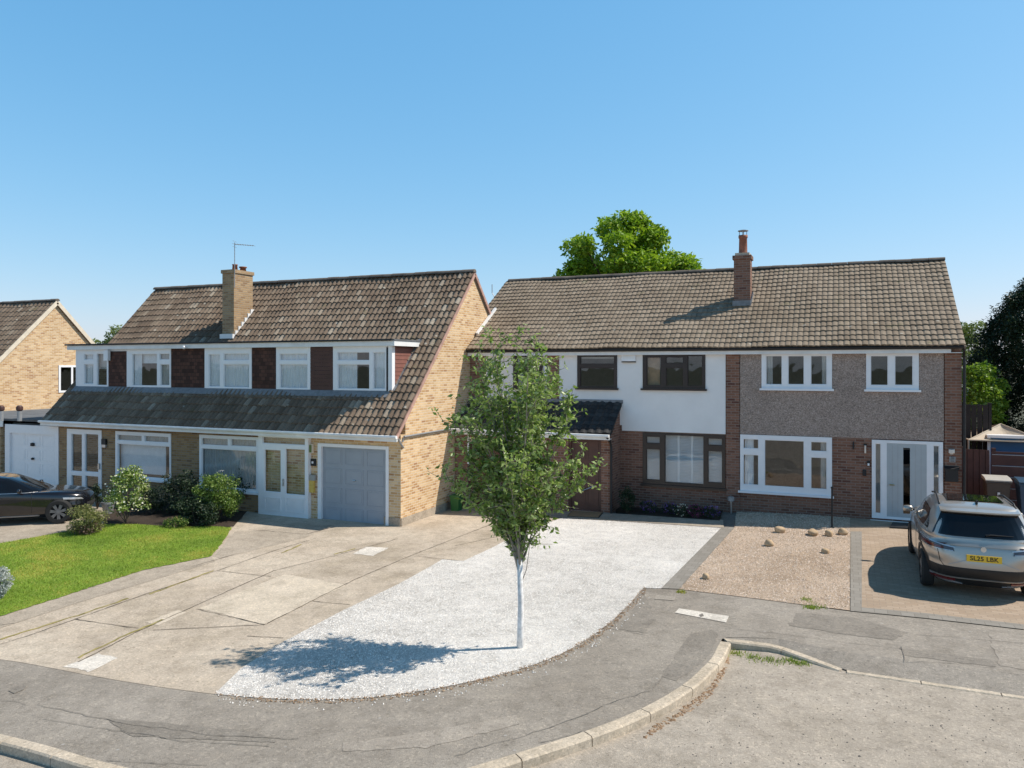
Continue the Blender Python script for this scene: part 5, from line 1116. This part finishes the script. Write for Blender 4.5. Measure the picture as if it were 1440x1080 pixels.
class Car:
    """local axes: x across, y forward (0 = rear bumper), z up; every level is a rounded plan outline (rear y, front y, half width, rear exponent, front exponent)"""
    def __init__(s, T): s.T = T
    def lev(s, z): return interp(s.T, z)
    def rear(s, x, z):
        yr_, yf, hw, nr, nf = s.lev(z); yc = (yr_ + yf) / 2; L = yc - yr_; return yc - L * max(0, 1 - min(1, abs(x) / hw) ** nr) ** (1 / nr)
    def frontp(s, x, z):
        yr_, yf, hw, nr, nf = s.lev(z); yc = (yr_ + yf) / 2; L = yf - yc; return yc + L * max(0, 1 - min(1, abs(x) / hw) ** nf) ** (1 / nf)
    def side(s, y, z):
        yr_, yf, hw, nr, nf = s.lev(z); yc = (yr_ + yf) / 2; L = yc - yr_; n = nr if y < yc else nf; return hw * max(0, 1 - min(1, abs(y - yc) / L) ** n) ** (1 / n)
    def ring(s, z, N=96):
        yr_, yf, hw, nr, nf = s.lev(z); yc = (yr_ + yf) / 2; L = yc - yr_; out = []
        for k in range(N):
            a = 2 * pi * (k + .5) / N; n = nf if sin(a) > 0 else nr; out.append((hw * copysign(abs(cos(a)) ** (2 / n), cos(a)), yc + L * copysign(abs(sin(a)) ** (2 / n), sin(a)), z))
        return out
    def hull(s, zs, N=96):
        mb = MB(); R = [s.ring(z, N) for z in zs]; mb.add([p for r in R for p in r], [(i * N + k, i * N + (k + 1) % N, (i + 1) * N + (k + 1) % N, (i + 1) * N + k) for i in range(len(R) - 1) for k in range(N)] + [tuple(range(N))[::-1], tuple((len(R) - 1) * N + k for k in range(N))]); return mb
    def patch(s, kind, quad, off=.006, n=14, side=1, th=.012):
        """quad: four (a,z) corners, a = x on the rear/front or y on the side; closed thin shell following the body"""
        def pt(a, z, o):
            if kind == 'rear': y = s.rear(a, z); e = .01; v1 = Vector((e, s.rear(a + e, z) - y, 0)); v2 = Vector((0, s.rear(a, z + e) - y, e)); nn = v1.cross(v2); p = Vector((a, y, z)); nn = nn if nn.y < 0 else -nn
            elif kind == 'front': y = s.frontp(a, z); e = .01; v1 = Vector((e, s.frontp(a + e, z) - y, 0)); v2 = Vector((0, s.frontp(a, z + e) - y, e)); nn = v1.cross(v2); p = Vector((a, y, z)); nn = nn if nn.y > 0 else -nn
            else: x = s.side(a, z); e = .01; v1 = Vector((s.side(a + e, z) - x, e, 0)); v2 = Vector((s.side(a, z + e) - x, 0, e)); nn = v1.cross(v2); p = Vector((x, a, z)); nn = nn if nn.x > 0 else -nn
            p = p + nn.normalized() * o
            if kind == 'side': p.x *= side
            return p
        mb = MB(); V = []
        for o in (off, off - th):
            for i in range(n + 1):
                for j in range(n + 1):
                    u, v = i / n, j / n; a = (quad[0][0] * (1 - u) + quad[1][0] * u) * (1 - v) + (quad[3][0] * (1 - u) + quad[2][0] * u) * v; z = (quad[0][1] * (1 - u) + quad[1][1] * u) * (1 - v) + (quad[3][1] * (1 - u) + quad[2][1] * u) * v
                    V.append(pt(a, z, o))
        m = (n + 1) ** 2; fs = []
        for i in range(n):
            for j in range(n): a = i * (n + 1) + j; fs.append((a, a + n + 1, a + n + 2, a + 1)); fs.append((m + a, m + a + 1, m + a + n + 2, m + a + n + 1))
        for i in range(n):
            for (a, b) in ((i * (n + 1), (i + 1) * (n + 1)), (i * (n + 1) + n, (i + 1) * (n + 1) + n), (i, i + 1), (n * (n + 1) + i, n * (n + 1) + i + 1)): fs.append((a, b, m + b, m + a))
        mb.add(V, fs); return mb
def recalc(o):
    bm = bmesh.new(); bm.from_mesh(o.data); bmesh.ops.recalc_face_normals(bm, faces=bm.faces); bm.to_mesh(o.data); bm.free(); return o
def arches(o, wheels, r, hw):
    recalc(o)
    for y in wheels:
        for sgn in (-1, 1):
            c = MB().lathe((sgn * (hw - .13), y, r * .98), [(r + .055, -.25), (r + .055, .25)], 40, 'x').build('cutter', M['black']); recalc(c)
            c.parent = None; md = o.modifiers.new('b', 'BOOLEAN'); md.operation = 'DIFFERENCE'; md.object = c; md.solver = 'EXACT'
    dg = bpy.context.evaluated_depsgraph_get(); dg.update(); me = bpy.data.meshes.new_from_object(o.evaluated_get(dg)); cs = [m.object for m in o.modifiers]; o.modifiers.clear(); o.data = me
    for c in cs: bpy.data.objects.remove(c)
    bm = bmesh.new(); bm.from_mesh(me)
    for f in bm.faces: f.smooth = True
    for e in bm.edges:
        if len(e.link_faces) == 2 and e.calc_face_angle(0) > .6: e.smooth = False
    bm.to_mesh(me); bm.free()
def wheel(t, x, y, r, sgn, spokes=5):
    w = MB().lathe((x, y, r), [(r * .66, -.1 * 1), (r * .93, -.1), (r, -.075), (r, .075), (r * .93, .1), (r * .66, .1), (r * .6, 0), (r * .66, -.1)], 36, 'x', caps=False).build('wheel', M['tyre'], t, smooth=False)
    mb = MB().lathe((x, y, r), [(0.001, sgn * .02), (r * .62, sgn * .02), (r * .67, sgn * .0), (r * .67, sgn * .09), (r * .62, sgn * .09)], 36, 'x', caps=False)
    b = recalc(mb.build('rim', M['tyre'], w)); sp = MB()
    for k in range(spokes):
        a = 2 * pi * k / spokes + .3; d = Vector((0, cos(a), sin(a))); s = Vector((0, -sin(a), cos(a)))
        for q in (-.12, .12): e = (d + s * q).normalized(); sp.obox(Vector((x + sgn * .075, y, r)) + e * r * .34, (1, 0, 0), e, e.cross(Vector((1, 0, 0))), .015, r * .32, .02)
    sp.lathe((x, y, r), [(0, sgn * .05), (.05, sgn * .05), (.05, sgn * .092), (0, sgn * .095)], 14, 'x'); sp.build('spokes', M['steel'] if spokes == 5 else M['rim'], w)
zs = lambda a, b, n: [a + (b - a) * i / n for i in range(n + 1)]
# silver SUV
T1 = [(.20, .30, 4.15, .78, 4, 3.5), (.32, .14, 4.34, .89, 4, 3.2), (.48, .02, 4.42, .915, 4, 3), (.62, .00, 4.43, .92, 4, 3), (.78, .03, 4.41, .922, 5, 3), (.92, .07, 4.34, .918, 5, 3), (1.0, .115, 4.15, .905, 4.2, 3), (1.05, .13, 3.5, .895, 4.2, 3.4)]
T2 = [(1.03, .135, 3.30, .885, 4.2, 4), (1.08, .165, 3.22, .865, 4.5, 4), (1.2, .25, 3.0, .80, 5, 4), (1.34, .36, 2.7, .76, 5.5, 4.5), (1.46, .46, 2.42, .71, 5.5, 5), (1.53, .55, 2.2, .67, 5, 5), (1.57, .67, 2.0, .61, 4.5, 5), (1.595, .95, 1.75, .47, 3, 4)]
def build_suv():
    t = local(thing('parked_car', 'silver SUV with yellow number plate parked nose in on the block drive', 'car', (2.27, 15.35, g(2.27) + .012), 0))
    A = Car(T1); B = Car(T2)
    body = A.hull(zs(.2, 1.05, 26)).build('body', M['silver'], t); arches(body, (.82, 3.49), .345, .92)
    cab = B.hull(zs(1.03, 1.595, 20)).build('cabin', M['silver'], t, smooth=True)
    B.patch('rear', [(-.755, 1.085), (.755, 1.085), (.60, 1.45), (-.60, 1.45)]).build('rear_window', M['carglass'], t, smooth=False)
    for s in (-1, 1):
        B.patch('side', [(.62, 1.115), (1.62, 1.085), (1.6, 1.43), (.98, 1.42)], side=s).build('side_window', M['carglass'], t)
        B.patch('side', [(1.68, 1.085), (2.85, 1.075), (2.25, 1.40), (1.66, 1.43)], side=s).build('side_window', M['carglass'], t)
        A.patch('rear', [(s * .44, .835), (s * .89, .845), (s * .888, .965), (s * .46, .905)], .014, th=.02).build('tail_light', M['darklens'], t)
        A.patch('rear', [(s * .42, .893), (s * .895, .95), (s * .895, .968), (s * .42, .905)], .02, th=.02).build('light_strip', M['clearlens'], t)
        A.patch('rear', [(s * .46, .838), (s * .89, .848), (s * .89, .862), (s * .46, .848)], .02, th=.02).build('light_strip', M['clearlens'], t)
        A.patch('rear', [(s * .60, .868), (s * .88, .885), (s * .88, .925), (s * .60, .888)], .019, th=.02).build('light_bar', M['redlens'], t)
        A.patch('rear', [(s * .895, .80), (s * .915, .80), (s * .908, .95), (s * .89, .95)], .012, th=.02).build('light_corner', M['black'], t)
        A.patch('side', [(.13, .875), (.42, .90), (.40, .93), (.13, .955)], .012, side=s).build('tail_light_side', M['darklens'], t)
        A.patch('side', [(.25, .24), (4.0, .24), (4.0, .36), (.25, .36)], .012, side=s, n=24).build('sill_cladding', M['black'], t)
        mb = MB()
        for y in (.82, 3.49):
            for k in range(15):
                a0, a1 = pi * k / 15, pi * (k + 1) / 15; q = lambda a, r: (s * (A.side(y + r * cos(a), max(.25, .34 + r * sin(a))) + .012), y + r * cos(a), .34 + r * sin(a))
                mb.add([q(a0, .385), q(a1, .385), q(a1, .45), q(a0, .45)], [(0, 1, 2, 3)] if s < 0 else [(3, 2, 1, 0)])
                qi = lambda a, r: (s * (A.side(y + r * cos(a), max(.25, .34 + r * sin(a))) - .12), y + r * cos(a), .34 + r * sin(a)); mb.add([q(a0, .385), q(a1, .385), qi(a1, .385), qi(a0, .385)], [(0, 1, 2, 3)])
        mb.build('arch_trim', M['black'], t)
        MB().tube([(s * .60, .75, 1.535), (s * .60, .95, 1.60), (s * .57, 1.7, 1.63), (s * .58, 2.2, 1.56)], .018, 8).build('roof_rail', M['black'], t, smooth=True)
        m = MB().lathe((0, 0, 0), [(0, -.075), (.06, -.06), (.08, 0), (.06, .06), (0, .075)], 14).build('door_mirror', M['silver'], t, smooth=True); m.location = (s * .985, 2.72, 1.10); m.scale = (1.3, .8, .9)
        MB().box(min(s * .86, s * .96), max(s * .86, s * .96), 2.7, 2.74, 1.07, 1.10).build('mirror_arm', M['black'], t)
        for y0 in (1.63, 2.72): A.patch('side', [(y0, .40), (y0 + .012, .40), (y0 + .012, 1.03), (y0, 1.03)], .003, side=s, th=.006).build('door_gap', M['black'], t)
        A.patch('side', [(1.2 + .15, .90), (1.55, .90), (1.55, .925), (1.35, .925)], .012, side=s, th=.02).build('door_handle', M['silver'], t)
    # bumper parts
    A.patch('rear', [(-.90, .385), (.90, .385), (.905, .56), (-.905, .56)], .012, n=24).build('bumper_insert', M['black'], t)
    A.patch('rear', [(-.80, .215), (.80, .215), (.86, .34), (-.86, .34)], .010, n=24).build('bumper_lower', M['black'], t)
    for s in (-1, 1):
        A.patch('rear', [(s * .30, .25), (s * .52, .25), (s * .86, .335), (s * .88, .385)], .024, th=.03).build('bumper_blade', M['clearlens'], t)
        A.patch('rear', [(s * .42, .315), (s * .76, .315), (s * .80, .35), (s * .42, .35)], .032, th=.03).build('reflector', M['redlens'], t)
    A.patch('rear', [(-.88, .362), (.88, .362), (.88, .378), (-.88, .378)], .02, th=.02, n=24).build('bumper_strip', M['silver'], t)
    for q in ([(-.60, .56), (.60, .56), (.60, .568), (-.60, .568)], [(-.66, .64), (-.60, .56), (-.592, .56), (-.652, .64)], [(.66, .64), (.60, .56), (.592, .56), (.652, .64)], [(-.70, .845), (-.66, .64), (-.652, .64), (-.692, .845)], [(.70, .845), (.66, .64), (.652, .64), (.692, .845)]):
        A.patch('rear', q, .004, th=.008).build('tailgate_gap', M['black'], t)
    # recess round the plate and plate
    y = A.rear(0, .74); pl_ = MB().box(-.265, .265, y - .03, y - .016, .695, .81).build('number_plate', M['platey'], t)
    cu = bpy.data.curves.new('plate_text', 'FONT'); cu.body = 'SL25 LBK'; cu.size = .112; cu.align_x = 'CENTER'; cu.align_y = 'CENTER'; cu.extrude = .001; cu.space_character = 1.05; cu.offset = .0022
    to = bpy.data.objects.new('tmp', cu); COL.objects.link(to); dg = bpy.context.evaluated_depsgraph_get(); me = bpy.data.meshes.new_from_object(to.evaluated_get(dg)); bpy.data.objects.remove(to)
    lt = bpy.data.objects.new('plate_text', me); COL.objects.link(lt); me.materials.clear(); me.materials.append(M['black']); lt.parent = pl_; lt.rotation_euler = (pi / 2, 0, 0); lt.location = (0, y - .032, .752); lt.scale = (.93, .95, 1)
    for s in (-1, 1): A.patch('rear', [(s * .27, .70), (s * .52, .60), (s * .535, .61), (s * .27, .715)], .004, th=.006).build('tailgate_crease', M['grey'], t)
    MB().lathe((0, 0, 0), [(0, -.006), (.045, -.006), (.045, .006), (0, .006)], 20).build('badge', M['steel'], t); bd = t.children[-1]; 
    for ch in t.children:
        if ch.name.startswith('badge'): ch.rotation_euler = (pi / 2, 0, 0); ch.location = (0, A.rear(0, .90) - .008, .905)
    A.patch('rear', [(-.5, .935), (.5, .935), (.5, .945), (-.5, .945)], .02, th=.02).build('tailgate_lip', M['silver'], t)
    # spoiler, wiper, glass roof, antenna fin
    sp = MB(); n = 14; V = []
    for k in range(n + 1):
        x = -.62 + 1.24 * k / n; c = 1 - (abs(x) / .64) ** 3 * .25; y0 = .40 + (1 - c) * .35; V += [(x, y0, 1.475), (x, y0, 1.50), (x, y0 + .30, 1.56 - (1 - c) * .1), (x, y0 + .2, 1.46)]
    sp.add(V, [(4 * k + j, 4 * k + (j + 1) % 4, 4 * k + 4 + (j + 1) % 4, 4 * k + 4 + j) for k in range(n) for j in range(4)] + [(0, 1, 2, 3), (4 * n + 3, 4 * n + 2, 4 * n + 1, 4 * n)]); recalc(sp.build('spoiler', M['silver'], t, smooth=False))
    yb = B.rear(0, 1.14) - .03; MB().tube([(.05, yb, 1.13), (.12, yb - .01, 1.15), (.47, B.rear(.47, 1.14) - .02, 1.14)], [.02, .012, .006], 6).build('rear_wiper', M['black'], t)
    gr_ = MB(); V = []; n = 10
    for i in range(n + 1):
        for j in range(n + 1):
            x = -.46 + .92 * i / n; yy = .98 + .80 * j / n; V.append((x, yy, 1.600 + .012 * (1 - (x / .5) ** 2) * (1)))
    gr_.add(V, [(i * (n + 1) + j, (i + 1) * (n + 1) + j, (i + 1) * (n + 1) + j + 1, i * (n + 1) + j + 1) for i in range(n) for j in range(n)]); gr_.build('glass_roof', M['carglass'], t, smooth=True)
    MB().prism([(-.012, .74, 1.585), (-.012, .92, 1.60), (-.012, .78, 1.66), (-.012, .745, 1.655)], (.024, 0, 0)).build('antenna_fin', M['black'], t)
    B.patch('front', [(-.72, 1.08), (.72, 1.08), (.56, 1.44), (-.56, 1.44)], .006).build('windscreen', M['carglass'], t)
    for s in (-1, 1):
        A.patch('front', [(s * .50, .80), (s * .86, .80), (s * .86, .88), (s * .50, .86)], .012).build('headlight', M['clearlens'], t)
        for yy in (.82, 3.49): wheel(t, s * .81, yy, .345, s)
    return t
build_suv()
# black hatchback
T3 = [(.18, .30, 3.95, .72, 4, 3.2), (.3, .12, 4.12, .84, 4, 3), (.45, .02, 4.2, .875, 4, 3), (.6, .0, 4.2, .885, 4, 2.8), (.74, .03, 4.15, .885, 4, 2.8), (.83, .06, 4.0, .88, 4, 2.8), (.885, .08, 3.7, .87, 4, 3), (.92, .09, 3.2, .86, 4, 3.2)]
T4 = [(.88, .12, 3.12, .85, 4, 3.4), (.95, .2, 3.0, .82, 4, 3.4), (1.08, .42, 2.7, .74, 4, 3.6), (1.2, .68, 2.42, .67, 4, 4), (1.3, .98, 2.15, .60, 4, 4), (1.35, 1.15, 1.95, .52, 3.5, 4), (1.38, 1.35, 1.7, .35, 3, 4)]
def build_black():
    hd = radians(39.6) - pi / 2; fw_ = G(82, 737); R_ = .335
    fo = Vector((cos(hd + pi / 2), sin(hd + pi / 2), 0)); rt = Vector((fo.y, -fo.x, 0))
    org = Vector(fw_) - fo * 3.5 - rt * .86
    t = local(thing('parked_car', 'black low sports hatchback parked by the white garage door', 'car', (org.x, org.y, g(org.x) + .012), hd))
    A = Car(T3); B = Car(T4)
    body = A.hull(zs(.18, .9, 22)).build('body', M['blackpaint'], t); arches(body, (.8, 3.5), R_, .885)
    B.hull(zs(.88, 1.38, 18)).build('cabin', M['blackpaint'], t, smooth=True)
    B.patch('front', [(-.76, .93), (.76, .93), (.56, 1.30), (-.56, 1.30)], .006).build('windscreen', M['darkglass'] if 0 else M['carglass'], t)
    B.patch('rear', [(-.7, .96), (.7, .96), (.5, 1.28), (-.5, 1.28)], .006).build('rear_window', M['carglass'], t)
    for s in (-1, 1):
        B.patch('side', [(.95, .94), (1.75, .92), (1.7, 1.24), (1.3, 1.23)], side=s).build('side_window', M['carglass'], t)
        B.patch('side', [(1.8, .92), (2.75, .91), (2.2, 1.24), (1.75, 1.25)], side=s).build('side_window', M['carglass'], t)
        B.patch('side', [(.85, .915), (2.9, .89), (2.9, .90), (.85, .93)], .012, side=s, th=.02, n=24).build('chrome_trim', M['steel'], t)
        A.patch('front', [(s * .48, .62), (s * .74, .66), (s * .74, .72), (s * .52, .68)], .01).build('headlight', M['clearlens'], t)
        A.patch('side', [(1.2, .235), (3.0, .235), (3.0, .27), (1.2, .27)], .014, side=s).build('sill_trim', M['grey'], t)
        for y0 in (1.75, 2.82): A.patch('side', [(y0, .33), (y0 + .01, .33), (y0 + .01, .88), (y0, .88)], .003, side=s, th=.006).build('door_gap', M['tyre'], t)
        A.patch('side', [(1.9, .76), (2.1, .76), (2.1, .785), (1.9, .785)], .025, side=s, th=.03).build('door_handle', M['blackpaint'], t)
        m = MB().lathe((0, 0, 0), [(0, -.07), (.05, -.055), (.07, 0), (.05, .055), (0, .07)], 14).build('door_mirror', M['blackpaint'], t, smooth=True); m.location = (s * .96, 2.55, .98); m.scale = (1.4, .9, .9)
        MB().box(min(s * .82, s * .93), max(s * .82, s * .93), 2.53, 2.57, .93, .955).build('mirror_arm', M['black'], t)
        for yy in (.8, 3.5): wheel(t, s * .79, yy, R_, s, 7)
    A.patch('front', [(-.45, .36), (.45, .36), (.40, .52), (-.40, .52)], .008).build('grille', M['tyre'], t)
build_black()
for o in scn.objects:
    if '_local' in o: del o['_local']
